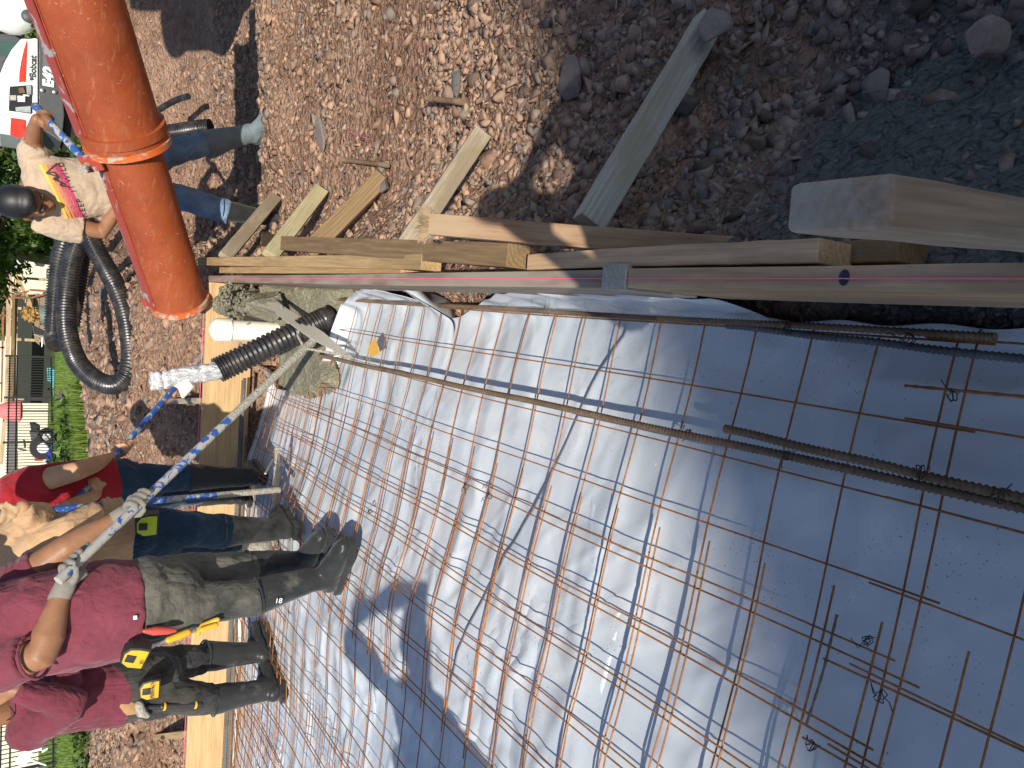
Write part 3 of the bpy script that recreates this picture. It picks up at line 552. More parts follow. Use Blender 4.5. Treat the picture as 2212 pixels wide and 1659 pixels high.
# ------------------------------------------------------------------ deformed bars
def rebar(name,pts,rad,m,label,cat='rebar',pitch=.011,n=9,group=None):
    pts=[Vector(p) for p in pts]; P=[];Rr=[]
    L=[(pts[i+1]-pts[i]).length for i in range(len(pts)-1)]; tot=sum(L); s=0; ph=0
    sm=[]; k=int(tot/(pitch/3))
    acc=[0]
    for l in L: acc.append(acc[-1]+l)
    for i in range(k+1):
        t=i/k*tot; j=max(0,min(len(L)-1,int(np.searchsorted(acc,t,'right'))-1)); u=(t-acc[j])/L[j]
        u=min(max(u,0),1); a=pts[max(j-1,0)];b=pts[j];c=pts[j+1];d=pts[min(j+2,len(pts)-1)]
        q=.5*((2*b)+(c-a)*u+(2*a-5*b+4*c-d)*u*u+(3*b-a-3*c+d)*u**3)
        P.append(q); Rr.append(rad*(1.22 if i%3==0 else .92))
    b=MB(); b.loft(P,Rr,n=n,cap='flat'); o=b.build(name,MT[m],angle=75); tag(o,label,cat,group); return o
def zb(p,h): return V(p.x,p.y,float(zmesh(p.x,p.y))+h)
def barline(x0,y0,x1,y1,z0,z1,k=9,sag=.0,wig=.004):
    a=PZ(x0,y0,z0); b=PZ(x1,y1,z1); return [a.lerp(b,i/k)+V(wig*math.sin(i*1.7),0,-sag*math.sin(math.pi*i/k)) for i in range(k+1)]
rebar('rebar',barline(700,645,2152,729,-.372,-.372,wig=.0015),.0068,'bar','rusty bar nearest the side form, ending in a clean cut on the right')
rebar('rebar',barline(1572,703,2330,790,-.382,-.382,wig=.001),.0072,'bargrey','grey bar lapped beside the cut end of the rusty one')
rebar('rebar',barline(688,768,2330,1122,-.30,-.30,k=14,wig=.0015),.0082,'bar','long middle bar running from the rake blade to the right edge')
rebar('rebar',barline(1567,926,2330,1106,-.288,-.288,wig=.001),.0082,'bar','short lap bar lying on top of the long middle bar')
for i,(dy,dz,xa,lab) in enumerate([(.10,.02,-.62,'bar closest to the far form'),(.16,.025,-.5,'middle one of three bars along the far form'),(.23,.015,-.75,'bar farthest in front of the far form')]):
    rebar('rebar',[(xa-i*.1,YF-dy,-.235+dz),(-2,YF-dy+.02,-.235+dz),(-3.6,YF-dy-.01,-.23+dz),(-5,YF-dy,-.23+dz)],.0095,'bargrey' if i==1 else 'bar',lab,pitch=.016)
rebar('rebar_stub',[PZ(922,213,-.44),PZ(1002,221,-.47)],.011,'bar','upright-looking ribbed stub lying on the sunlit stones')
rebar('rebar_stub',[PZ(735,345,-.45),PZ(838,357,-.46)],.010,'bar','thin stub pointing at the end of the brown brace')
rebar('cut_wire',[PM(1955,833,.008),PM(2330,868,.008)],.0028,'wire','free wire beside the doubled side bars',cat='wire',pitch=.03,n=5)
rebar('cut_wire',[PM(1808,1328,.02),PM(1778,1450,.012),PM(1742,1565,.012)],.0026,'bar','short bent wire left of the bundled wires at the bottom',cat='wire',pitch=.03,n=5)
# scrap and strings
def line_obj(name,pts,r,m,label,cat): b=MB(); b.loft(pts,r,n=5,cap='flat'); return tag(b.build(name,MT[m]),label,cat)
line_obj('string_line',[(0,-.4,.004),(0,2,.0035),(0,YF,.006),(0.0,YF+.2,.006)],.0011,'string','pink string stretched along the side form','string')
a=PZ(437,690,.012); line_obj('string_line',[(.02,YF+.03,.012),(-2,YF+.03,.012),(-6,YF+.03,.012)],.0018,'string','pink string stretched along the far form','string')
line_obj('string_scrap',[PZ(752,283,-.46),PZ(768,291,-.46),PZ(786,297,-.465),PZ(800,301,-.46)],.0016,'string','loose bit of pink string on the sunlit dirt','string')
b=MB(); p=PZ(820,748,-.33); u=[p+V(0,-.06,.03),p+V(-.028,-.03,.01),p+V(-.05,.02,.02),p+V(-.025,.05,.03),p+V(.015,.055,.012),p+V(.035,.01,.018)]
b.prism(u,(0,.002,.004)); tag(b.build('plastic_scrap',mat('yellow scrap',(.72,.42,.08),.5)),'curled yellow scrap caught on the mesh','scrap')
# ------------------------------------------------------------------ lumber
def board(name,p0,p1,w,t,m,label,cat='board',up=(0,0,1),group=None,parent=None,warp=.0,bev=.0025,roll=0,seg=14):
    p0=Vector(p0);p1=Vector(p1); L=(p1-p0).length; d,a,b=frame(p1-p0,up); me=bpy.data.meshes.new(name); bm=bmesh.new()
    M=Matrix(((d.x,b.x,a.x),(d.y,b.y,a.y),(d.z,b.z,a.z))).to_4x4() @ Matrix.Rotation(roll,4,'X')
    rings=[]; r=random.Random(hash(label)%999)
    ph=r.random()*6
    for i in range(seg+1):
        x=L*(i/seg-.5); dy=warp*math.sin(i/seg*3.1+ph); dz=warp*.6*math.sin(i/seg*4.2+ph*2)
        k=.0008; rings.append([bm.verts.new((x,sy*w/2+dy+r.uniform(-k,k),sz*t/2+dz+r.uniform(-k,k))) for sy,sz in ((-1,-1),(1,-1),(1,1),(-1,1))])
    for i in range(seg):
        for j in range(4): bm.faces.new((rings[i][j],rings[i][(j+1)%4],rings[i+1][(j+1)%4],rings[i+1][j]))
    bm.faces.new(rings[0][::-1]); bm.faces.new(rings[-1]); bmesh.ops.recalc_face_normals(bm,faces=bm.faces)
    bmesh.ops.bevel(bm,geom=[e for e in bm.edges if e.calc_face_angle(0)>.8],offset=bev,segments=2,affect='EDGES',profile=.5)
    for f in bm.faces: f.smooth=False
    bm.to_mesh(me); bm.free(); me.materials.append(MT[m]); o=bpy.data.objects.new(name,me); C.objects.link(o)
    o.matrix_world=Matrix.Translation((p0+p1)/2)@M
    if parent is None and label: tag(o,label,cat,group)
    return o
Zb=-.285/2
y_sp=PZ(1330,600,0).y; y_e1=PZ(1304,600,0).y; y_e2=PZ(1356,600,0).y
board('form_board',(0,y_e1+.004,Zb),(0,YF+.16,Zb),.038,.285,'purple','long purple stained form board at the side, ending under the string splice',cat='form board',warp=.003)
board('form_board',(0,-.6,Zb+.002),(0,y_e2-.003,Zb+.002),.038,.285,'board','knotty side form board nearest the camera with a dark ink spot',cat='form board',warp=.001)
board('spacer_block',(0.004,(y_e1+y_e2)/2,-.20),(0.004,(y_e1+y_e2)/2,.006),.052,(y_e1-y_e2)*.98,'grey','pale end-grain block between the two side form boards',cat='wood block',up=(0,1,0))
b=MB(); q=PZ(1826,600,0); b.ell((q.x,q.y,.0032),(.012,.009,.0012)); tag(b.build('ink_spot',mat('ink',(.015,.012,.03),.5)),'dark oval mark drawn on the nearest side form board','mark')
board('form_board',(-.02,YF+.019,Zb+.0),(-2.06,YF+.019,Zb+.0),.036,.285,'ply','bright plywood far form panel right of the men, marked by shadows',cat='form board',warp=.001)
board('form_board',(-2.066,YF+.020,Zb+.002),(-4.4,YF+.020,Zb+.002),.036,.285,'ply','bright plywood far form panel on the left behind the second man in maroon',cat='form board',warp=.001)
board('form_board',(-4.41,YF+.020,Zb),(-6.6,YF+.020,Zb),.036,.285,'ply','far form panel beyond the left edge of the picture',cat='form board')
def pl(label,x0,y0,z0,x1,y1,z1,w,t,m,cat='board',up=(0,0,1),group=None,name='board',**k): return board(name,PZ(x0,y0,z0),PZ(x1,y1,z1),w,t,m,label,cat,up,group,**k)
# boards nailed along the outside of the side form
board('rail_board',(.041,PZ(1130,570,0).y,-.055),(.043,PZ(1760,560,0).y-.0,-.05),.038,.089,'board','lumber rail lying along the outside of the side form near the splice',up=(0,0,1),warp=.002)
board('rail_board',(.050,PZ(1690,560,0).y,-.13),(.052,PZ(1860,545,0).y,-.135),.036,.089,'brown','dark brown rail end just beyond the near lumber rail')
board('rail_board',(.052,PZ(470,582,0).y,-.045),(.034,PZ(850,590,0).y,-.06),.034,.07,'pine','bright yellow rail pressed against the side form at the far corner',warp=.001)
board('rail_board',(.112,PZ(427,565,.02).y,-.015),(.050,PZ(900,585,0).y,-.05),.048,.07,'pine','long pale rail reaching past the far corner of the forms',warp=.002)
board('rail_board',(.158,PZ(612,545,0).y,-.02),(.062,PZ(1075,580,0).y,-.06),.062,.07,'brown','brown ribbed rail between the pale rail and the fuzzy stake')
# diagonal braces
br='diagonal braces holding the side form'
pl('big grey diagonal brace with a sawn end, in the photographer\'s shadow',1272,486,-.10,1530,48,-.47,.05,.07,'grey','brace',name='diagonal_brace',up=(1,.4,1),group=br,warp=.002)
pl('weathered diagonal brace behind the fuzzy stake',868,543,-.12,1040,290,-.46,.05,.07,'oldwood','brace',name='diagonal_brace',up=(1,.4,1),group=br,warp=.002)
pl('brown ribbed diagonal brace ending at a rusty stone',665,548,-.13,828,382,-.46,.038,.085,'brown','brace',name='diagonal_brace',up=(1,.8,1.2),group=br)
pl('yellow diagonal brace with a splintered end',583,553,-.06,694,410,-.44,.038,.08,'yellow','brace',name='diagonal_brace',up=(1,.8,1.2),group=br)
pl('shadowed diagonal brace behind the beige-shirted man\'s near boot',486,556,-.05,596,425,-.46,.038,.08,'oldwood','brace',name='diagonal_brace',up=(1,.8,1.2),group=br)
board('stake',PZ(582,540,-.1),PZ(578,500,-.46),.085,.03,'brown','short dark upright plank beside the near boot of the man in beige',cat='stake',up=(1,0,0))
# stakes
def stake(label,top,low,w,t,m,fuzzy=False,up=(0,1,0)):
    s=thing('stake',label,'stake',PZ(*low) if len(low)==3 else low,'wooden stakes'); s.location=low if not isinstance(low,tuple) else Vector(low)
    return s
tp=PD(925,484,1.86); lw=V(.115,1.42,-.45)
lw=PZ(1530,534,-.22)+V(0,0,-.0); dv=(lw-tp); 
st=board('stake',tp,lw+dv*.15,.050,.040,'redwood','long leaning mud stained stake with a hammered, frayed head',cat='stake',up=(0,0,1),warp=.001)
b=MB(); d,a_,b_=frame(dv,(0,0,1)); r=random.Random(4)
for i in range(420):
    u=r.uniform(-1,1);w=r.uniform(-1,1); base=tp+a_*u*.022+b_*w*.027+d*.012; tip=tp-d*r.uniform(.004,.016)+a_*u*r.uniform(.030,.046)+b_*w*r.uniform(.034,.052)
    b.loft([base,base.lerp(tip,.5)-d*.006,tip],[.0022,.0018,.0005],n=3,cap='flat')
fz=b.build('frayed_head',MT['redwood']); fz.parent=st; fz.matrix_parent_inverse=st.matrix_world.inverted()
# near stake: stands upright beside the form, its sawn top towards the camera
tp=PD(1806,437,.60); lw=PY(2212,491,tp.y+.01); lw=tp+(lw-tp)*3.2
st=board('stake',tp,lw,.040,.089,'stakewood','thick stake closest to the camera, its sawn top in view',cat='stake',up=(0,1,0),bev=.006,warp=.0015)
board('brace_stub',PZ(382,867,.04),PZ(441,866,-.02),.038,.09,'oldwood','short weathered board end resting on the dirt behind the far form',cat='board',up=(0,0,1))
board('brace_stub',PZ(326,1592,.05),PZ(412,1583,-.03),.04,.09,'pine','pale board end on the dirt behind the far form at the far left',cat='board',up=(0,0,1))
board('brace_stub',PZ(432,1040,-.0)+V(0,.1,0),PZ(436,1110,.0)+V(0,.25,0),.04,.07,'pine','board end behind the far form next to the red-shirted man\'s boot',cat='board',up=(0,0,1))
# ------------------------------------------------------------------ pipes
def path(pts,step):
    pts=[Vector(p) for p in pts]; out=[]; 
    for j in range(len(pts)-1):
        a=pts[max(j-1,0)];b=pts[j];c=pts[j+1];d=pts[min(j+2,len(pts)-1)]; n=max(1,int((c-b).length/step))
        for i in range(n):
            u=i/n; out.append(.5*((2*b)+(c-a)*u+(2*a-5*b+4*c-d)*u*u+(3*b-a-3*c+d)*u**3))
    out.append(pts[-1]); return out
def corrugated(name,pts,rad,label,cat='hose',pitch=.0145,depth=.10,n=20,parent=None):
    P=path(pts,pitch/4); b=MB(); Rr=[rad*(1 if i%4 in(0,1) else 1-depth) for i in range(len(P))]
    b.loft(P,Rr,n=n,cap='flat'); o=b.build(name,MT['corr'],parent=parent,angle=85)
    if label: tag(o,label,cat)
    return o
# white standpipe with its cap
t0=PZ(636,719,-.33); top=PY(462,712,t0.y); base=PY(690,722,t0.y)
pv=thing('standpipe','white plastic pipe with a cap standing in the wet concrete','pipe',base)
b=MB(); b.loft([base,top.lerp(base,.05)],.056,n=28,cap='flat'); b.build('pipe',MT['pvc'],pv)
d=(top-base).normalized(); b=MB(); b.loft([top-d*.085,top-d*.083,top-d*.02,top+d*.0,top+d*.018,top+d*.026],[.062,.0645,.0645,.058,.035,.004],n=28,cap='flat'); b.build('cap',MT['pvc'],pv)
side=IY.lerp(-FW,.8).normalized(); b=MB()
b.beam(top.lerp(base,.28)+side*.0555,top.lerp(base,.62)+side*.0555,.006,.0015,up=side); b.build('print_stripe',mat('tan print',(.45,.33,.16),.7),pv,smooth=False)
# short corrugated sleeve with the wrapped duct sticking out
c0=PZ(694,693,-.30); c1=PY(470,800,c0.y-.02)
sl=thing('corrugated_sleeve','slanting black corrugated sleeve rising out of the wet concrete','pipe',c0)
corrugated('sleeve',[c0-(c1-c0).normalized()*.05,c0,c1],.062,None,parent=sl,pitch=.021,depth=.16,n=26)
e=(c1-c0).normalized(); f1=PY(345,822,c0.y-.03)
b=MB(); r=random.Random(5); P=path([c1-e*.12,c1,c1.lerp(f1,.5)+V(0,0,.008),f1],.012); b.loft(P,[.043*(1+.06*math.sin(i*1.9)+r.uniform(-.05,.05)) for i in range(len(P))],n=18); 
for k in range(14): b.ell(f1+V(r.uniform(-.03,.03),r.uniform(-.03,.03),r.uniform(-.03,.03)),(.018,.014,.016),n=7,m=5)
w=b.build('wrapped_duct',MT['foil'],angle=60); tag(w,'duct bound in clear wrap poking out of the corrugated sleeve','duct')
b=MB(); q=PY(385,842,c0.y-.03)
for k in range(5): b.loft([q+V(.05,0,.05-.02*k),q+V(.02,-.02,-.01-.01*k),q+V(-.03,-.01,-.02)],[.012,.02,.008],n=8)
w2=b.build('loose_tail',MT['pvc'],sl)
# big hose loop
hz=PY
strand=[(196,470,6.9),(172,520,6.95),(157,560,7.0),(147,620,7.0),(143,686,6.9),(150,736,6.8),(167,780,6.7),(194,811,6.55),(226,829,6.4),(255,829,6.3),(276,808,6.25),(284,770,6.3),(280,720,6.4),(270,670,6.5),(252,622,6.6),(230,580,6.7),(208,540,6.75),(190,500,6.8),(196,470,6.9)]
corrugated('drain_hose',[PY(x,y,Y) for x,y,Y in strand[:-1]]+[PY(180,470,6.9)],.073,'long loop of black corrugated hose lying on the red spoil','hose',pitch=.024,depth=.16)
corrugated('drain_hose',[PY(150,500,8.1),PY(131,560,8.0),PY(123,620,8.0),PY(119,680,8.0),PY(118,722,8.0),PY(124,746,7.9)],.085,'strand of corrugated hose behind the upper side of the loop','hose',pitch=.024,depth=.16)
corrugated('drain_hose',[PY(185,500,7.3),PY(180,560,7.3),PY(172,620,7.3),PY(162,680,7.3),PY(158,704,7.3)],.055,'end of corrugated hose tucked inside the top of the loop','hose',pitch=.024,depth=.16)
corrugated('drain_hose',[PY(330,290,6.5),PY(366,288,6.4),PY(400,283,6.3),PY(432,278,6.2),PY(455,276,6.15)],.065,'short length of corrugated hose left of the far leg in light jeans','hose',pitch=.020,depth=.16)
b=MB(); b.loft(path([PY(345,236,7.3),PY(365,224,7.2),PY(388,213,7.1),PY(407,208,7.0)],.02),.026,n=12,cap='flat'); tag(b.build('cable_pipe',MT['corr']),'thin smooth black pipe end behind the chute joint','pipe')
# ------------------------------------------------------------------ chute
M0=PD(390,655,4.72); J=PD(270,290,4.02); T0=PD(170,-8,3.55); 
def chute(name,label,a,b_,rr,m,parent,name2,e0=0,flw=.05):
    d=(Vector(b_)-Vector(a)).normalized(); L=(Vector(b_)-Vector(a)).length
    # v points to the image's left (up), u towards the camera
    v=(-IX+d*IX.dot(d)).normalized(); u=v.cross(d); 
    if u.dot(FW)>0: u=-u
    prof=[]
    prof+= [(-.30*rr+0,1.02*rr*.92)] 
    prof=[(.62*rr-.035,.93*rr),(.62*rr,.935*rr)]
    for k in range(0,27):
        t=R(62-k*9.2); prof.append((math.cos(t)*rr if True else 0,math.sin(t)*rr))
    # near wall runs up into the flange, far wall ends lower
    prof=[(.10*rr,1.0*rr+.012),(.42*rr,1.0*rr+.012),(.44*rr,.985*rr),(.58*rr,.80*rr),(.60*rr,.76*rr),(.66*rr,.75*rr)]+[(math.cos(R(t))*rr,math.sin(R(t))*rr) for t in range(46,-176,-8)]
    n=len(prof); th=.004; b=MB(); m_=24; vs=[];fs=[]
    cc=lambda s,k,off: Vector(a)+d*(s*L)+u*(prof[k][0])+v*(prof[k][1])
    for i in range(m_+1):
        for k in range(n): vs.append(cc(i/m_,k,0))
    for i in range(m_):
        for k in range(n-1): fs.append((i*n+k,i*n+k+1,(i+1)*n+k+1,(i+1)*n+k))
    b.add(vs,fs); o=b.build(name2,MT[m],parent,angle=28); so=o.modifiers.new('steel','SOLIDIFY'); so.thickness=.006; so.offset=-1
    return d,u,v
def ring(p,d,u,v,rr,w,th,m,parent,name,t0=62,t1=-176):
    b=MB(); vs=[];fs=[]; A=list(range(t0,t1,-7)); n=len(A)
    for s,q in ((-w/2,rr-th),(-w/2,rr+th),(w/2,rr+th),(w/2,rr-th)):
        for t in A: vs.append(p+d*s+u*math.cos(R(t))*q+v*math.sin(R(t))*q)
    for j in range(4):
        for i in range(n-1): fs.append((j*n+i,j*n+i+1,((j+1)%4)*n+i+1,((j+1)%4)*n+i))
    fs.append((0,n,2*n,3*n)); fs.append((n-1,2*n-1,3*n-1,4*n-1)); b.add(vs,fs); return b.build(name,MT[m],parent,angle=50)
ch=thing('concrete_chute','orange two-section concrete chute coming down from the upper left corner','chute',M0)
d,u,v=chute('c','',J+(M0-J).normalized()*-.02,M0,.156,'orange',ch,'lower_section')
ring(M0-d*.012,d,u,v,.161,.03,.012,'orim',ch,'mouth_rim',60)
ring(J+d*.05,d,u,v,.205,.030,.012,'orim',ch,'joint_rim',75)
ring(J+d*.015,d,u,v,.192,.035,.010,'orange',ch,'joint_collar',75)
d2,u2,v2=chute('c','',T0+(T0-J)*.9,J+d*.03,.190,'orange',ch,'upper_section')
ring(J-d2*.03,d2,u2,v2,.201,.05,.012,'orange',ch,'upper_collar',70)
def stripe(a,b_,u,v,k0,k1,m,name,rr,off):
    b=MB(); b.add([Vector(a)+u*(k0[0]*rr+off)+v*(k0[1]*rr),Vector(b_)+u*(k0[0]*rr+off)+v*(k0[1]*rr),Vector(b_)+u*(k1[0]*rr+off)+v*(k1[1]*rr),Vector(a)+u*(k1[0]*rr+off)+v*(k1[1]*rr)],[(0,1,2,3)]); o=b.build(name,MT[m],ch,smooth=False)
    so=o.modifiers.new('t','SOLIDIFY'); so.thickness=.006; return o
stripe(T0+(T0-J)*.9,J-d2*.03,u2,v2,(.40,1.06),(.70,.70),'flange','flange',.190,.014)
stripe(J+d*.09,M0-d*.03,u,v,(.40,1.06),(.70,.70),'flange','flange',.156,.012)
for (A_,B_,uu,vv,rr) in ((T0+(T0-J)*.9,J-d2*.06,u2,v2,.190),(J+d*.09,M0-d*.05,u,v,.156)):   # weld bead under the flange
    b=MB(); P=path([A_,B_],.03); r=random.Random(2); b.loft([p+uu*(.80*rr)+vv*(.64*rr) for p in P],[.005*r.uniform(.6,1.5) for _ in P],n=6,cap='flat'); b.build('weld_bead',MT['flange'],ch)
lug=PD(190,356,3.95); b=MB(); b.beam(lug+v*.03,lug-v*.07-d*.02,.09,.012,up=u); b.build('hinge_lug',MT['flange'],ch)
b=MB(); b.loft([lug+v*.0-u*.02,lug+u*.05],.017,n=10,cap='flat'); b.loft([lug+u*.05,lug+u*.065],[.026,.024],n=6,cap='flat'); b.build('hinge_bolt',MT['mud'],ch)
b=MB(); b.beam(M0+u*.06+v*.11-d*.05,M0+u*.06+v*.19-d*.02,.09,.008,up=u); b.build('hook_plate',MT['flange'],ch)
# ------------------------------------------------------------------ rakes (concrete placers)
def pole(a,b_,r,m,parent,name='pole'): b=MB(); b.loft(path([a,b_],.1),r,n=14,cap='flat'); return b.build(name,MT[m],parent)
g1=PY(148,1234,2.80); g2=PD(300,1087,PY(300,1087,2.98).dot(FW)-CAM.dot(FW)); 
bl=PZ(690,722,-.27)
K1=bl; H1=PY(150,1232,2.91)
rk=thing('concrete_rake','long rake in the gloved hands of the big man in maroon, blade at the sleeve','rake',K1,'long-handled concrete rakes')
mid=H1.lerp(K1,.55); end=H1.lerp(K1,-.03)
# keep the pole on its picture line: both ends are fixed points in the yard
pole(end,mid,.0172,'blue',rk); pole(mid,K1,.018,'mud',rk,'muddy_pole')
tA=PZ(602,655,-.13); tB=PZ(770,778,-.345); tC=PZ(640,712,-.16)
b=MB(); nrm=(tB-tA).cross(K1-tA).normalized(); b.prism([tA,tA.lerp(tB,.5)+V(-.01,-.015,-.04),tB,tB+V(0,0,.03),tB.lerp(tA,.35)+V(0,0,.09),tA.lerp(tB,.25)+V(0,0,.095),tA+V(0,0,.06)],V(.004,.008,.003)); b.build('blade',mat('sunlit cement coat',(.66,.63,.54),.7),rk,smooth=False)  # cement colour paled, putting sunlight into the blade's face
for q in (tA.lerp(tB,.08),tA.lerp(tB,.93)):
    b=MB(); b.loft([q+V(0,0,.015),K1.lerp(H1,.085)],.0065,n=8,cap='flat'); b.build('brace_rod',MT['mud'],rk)
K2=PZ(603,1058,-.13); H2=PY(0,1111,3.45)
rk2=thing('concrete_rake','rake held by the man in the tan shirt, blade standing on the mesh','rake',K2,'long-handled concrete rakes')
m2=H2.lerp(K2,.72); pole(H2.lerp(K2,-.25),m2,.015,'blue2',rk2); pole(m2,K2,.0155,'mud',rk2,'muddy_pole')
tA=PZ(603,968,-.16); tB=PZ(603,1166,-.16); b=MB(); b.prism([tA,tB,tB+V(0,0,.022),K2+V(0,0,.032),tA+V(0,0,.022)],V(.002,.006,0)); b.build('blade',MT['mud'],rk2,smooth=False)
for q in (tA.lerp(tB,.12),): b=MB(); b.loft([q+V(0,0,.03),PY(573,1023,K2.y-.04)],.006,n=8,cap='flat'); b.build('brace_rod',MT['mud'],rk2)
K3=PZ(478,722,-.16); H3=PY(178,1066,4.35)
rk3=thing('concrete_rake','blue rake of the man in red, its pole passing behind the wrapped duct','rake',K3,'long-handled concrete rakes')
m3=H3.lerp(K3,.68); pole(H3.lerp(K3,-.06),m3,.0165,'blue2',rk3); pole(m3,K3,.0165,'mud',rk3,'muddy_pole')
b=MB(); b.prism([K3+V(-.18,-.02,-.06),K3+V(.18,-.03,-.06),K3+V(.16,-.03,.03),K3+V(-.16,-.02,.03)],V(0,.006,0)); b.build('blade',MT['mud'],rk3,smooth=False)
H4=PY(78,231,5.30); K4=PD(190,354,4.12)
rk4=thing('push_pole','short chipped blue pole the man in beige uses to swing the chute','pole',K4)
pole(H4,K4,.021,'blue2',rk4); b=MB(); dd=(K4-H4).normalized(); b.loft([H4-dd*.012,H4+dd*.01],.023,n=12,cap='flat'); b.build('end_cap',MT['steel'],rk4)
# ------------------------------------------------------------------ people
def fused(name,mb,m,parent,vox=.008,smooth=6,extra=None):
    o=mb.build(name,MT[m] if isinstance(m,str) else m,parent,smooth=True)
    rm=o.modifiers.new('fuse','REMESH'); rm.mode='VOXEL'; rm.voxel_size=vox; rm.use_smooth_shade=True
    if smooth: sm=o.modifiers.new('relax','SMOOTH'); sm.factor=.5; sm.iterations=smooth
    return o
TEX=bpy.data.textures.new('folds','CLOUDS'); TEX.noise_scale=.11; TEX.noise_depth=2
TEX2=bpy.data.textures.new('fine folds','CLOUDS'); TEX2.noise_scale=.035; TEX2.noise_depth=2
def folds(o,a=.018,b=.006):
    for t,s in ((TEX,a),(TEX2,b)):
        if s: d=o.modifiers.new('cloth folds','DISPLACE'); d.texture=t; d.strength=s; d.mid_level=.5; d.texture_coords='GLOBAL'
    return o
def hand_grip(mb,pp,pd,side,wrist,s=1.0,rp=.016,fr=.0085,flip=1,fist=False):
    """palm behind the pole on 'side'; four fingers wrap round it, thumb closes from the other end"""
    pd=Vector(pd).normalized(); side=(Vector(side)-pd*Vector(side).dot(pd)).normalized(); w=pd.cross(side)*flip
    pc=pp+side*(rp+.020)*1.0; wrist=Vector(wrist)
    mb.loft([wrist,wrist.lerp(pc,.45),pc-w*.01,pc+w*.012],[.024*s,.030*s,.033*s,.026*s],[.020*s,.017*s,.017*s,.013*s],wide=pd,n=12)
    for i,(o,l) in enumerate(((-.031,.92),(-.010,1.0),(.011,.97),(.031,.82))):
        ctr=pp+pd*o*s; pts=[pc+pd*o*s*.9+w*.004]
        for a,rad in ((25,rp+.024),(62,rp+.014),(105,rp+.010),(150,rp+.009),(190,rp+.010)):
            if a>190*l: break
            q=R(a); pts.append(ctr+side*(math.cos(q)*rad)+w*(math.sin(q)*rad))
        mb.loft(pts,[fr*s*(1.15-.07*k) for k in range(len(pts))],n=8)
    if fist:
        M=Matrix(((pd.x,side.x,w.x),(pd.y,side.y,w.y),(pd.z,side.z,w.z))); mb.ell(pp+side*.012+w*.004,(.043*s,.034*s,.031*s),M,14,10)
    b0=pc-w*.016-pd*.022*s; pts=[b0]
    for a,rad,o in ((-35,rp+.020,-.034),(-85,rp+.013,-.028),(-130,rp+.011,-.018)):
        q=R(a); pts.append(pp+pd*o*s+side*(math.cos(q)*rad)+w*(math.sin(q)*rad))
    mb.loft(pts,[.0125*s,.0115*s,.010*s,.0085*s],n=8)
def open_hand(mb,wrist,palm_dir,normal,s=1.0,curl=.35,spread=.12):
    d=Vector(palm_dir).normalized(); nn=Vector(normal); nn=(nn-d*nn.dot(d)).normalized(); w=d.cross(nn); wrist=Vector(wrist)
    mb.loft([wrist,wrist+d*.035*s,wrist+d*.075*s,wrist+d*.09*s],[.027*s,.038*s,.042*s,.038*s],[.019*s,.016*s,.014*s,.010*s],wide=w,n=12)
    for k,(o,l) in enumerate(((-.031,.062),(-.010,.075),(.011,.070),(.031,.055))):
        p=wrist+d*.088*s+w*o*s; q=d+w*o*spread*30*.1; pts=[p]
        for j in range(3): q=(q.normalized()-nn*curl*(.6+.3*j)); pts.append(pts[-1]+q.normalized()*l*s*(.45,.32,.23)[j])
        mb.loft(pts,[.0095*s,.009*s,.0082*s,.007*s],n=8)
    p=wrist+d*.025*s-w*.030*s; mb.loft([p,p+(d*.6-w*.75-nn*.3)*.036*s,p+(d*1.5-w*.95-nn*.6)*.036*s,p+(d*2.2-w*.8-nn*.9)*.034*s],[.014*s,.012*s,.0105*s,.008*s],n=8)
def head(mb,c,face,up,s=1.0):
    f=Vector(face).normalized(); up=Vector(up); up=(up-f*up.dot(f)).normalized(); r=f.cross(up); c=Vector(c)
    M=Matrix(((r.x,f.x,up.x),(r.y,f.y,up.y),(r.z,f.z,up.z)))
    at=lambda x,y,z: c+M@V(x*s,y*s,z*s)
    mb.ell(at(0,-.01,.03),(.076*s,.096*s,.088*s),M); mb.ell(at(0,.018,-.035),(.060*s,.072*s,.078*s),M)
    mb.loft([at(0,.02,-.10),at(0,.075,-.092),at(0,.078,-.075)],[.03*s,.022*s,.016*s],n=10)
    mb.loft([at(0,.086,.018),at(0,.098,-.008),at(0,.108,-.030)],[.008*s,.011*s,.014*s],n=8); 
    for q in(-1,1):
        mb.ell(at(q*.013,.096,-.032),(.009*s,.010*s,.008*s),M,8,6)
        mb.loft([at(q*.012,.089,.022),at(q*.035,.084,.028),at(q*.055,.065,.022)],.008*s,n=8)
        mb.ell(at(q*.040,.066,-.022),(.022*s,.020*s,.018*s),M,10,8)
        mb.ell(at(q*.077,-.008,-.008),(.009*s,.019*s,.030*s),M,10,8)
    mb.loft([at(-.024,.080,-.060),at(0,.088,-.059),at(.024,.080,-.060)],[.006*s,.008*s,.006*s],n=8)
    mb.loft([at(-.020,.080,-.070),at(0,.087,-.071),at(.020,.080,-.070)],[.006*s,.0085*s,.006*s],n=8)
    return at,M
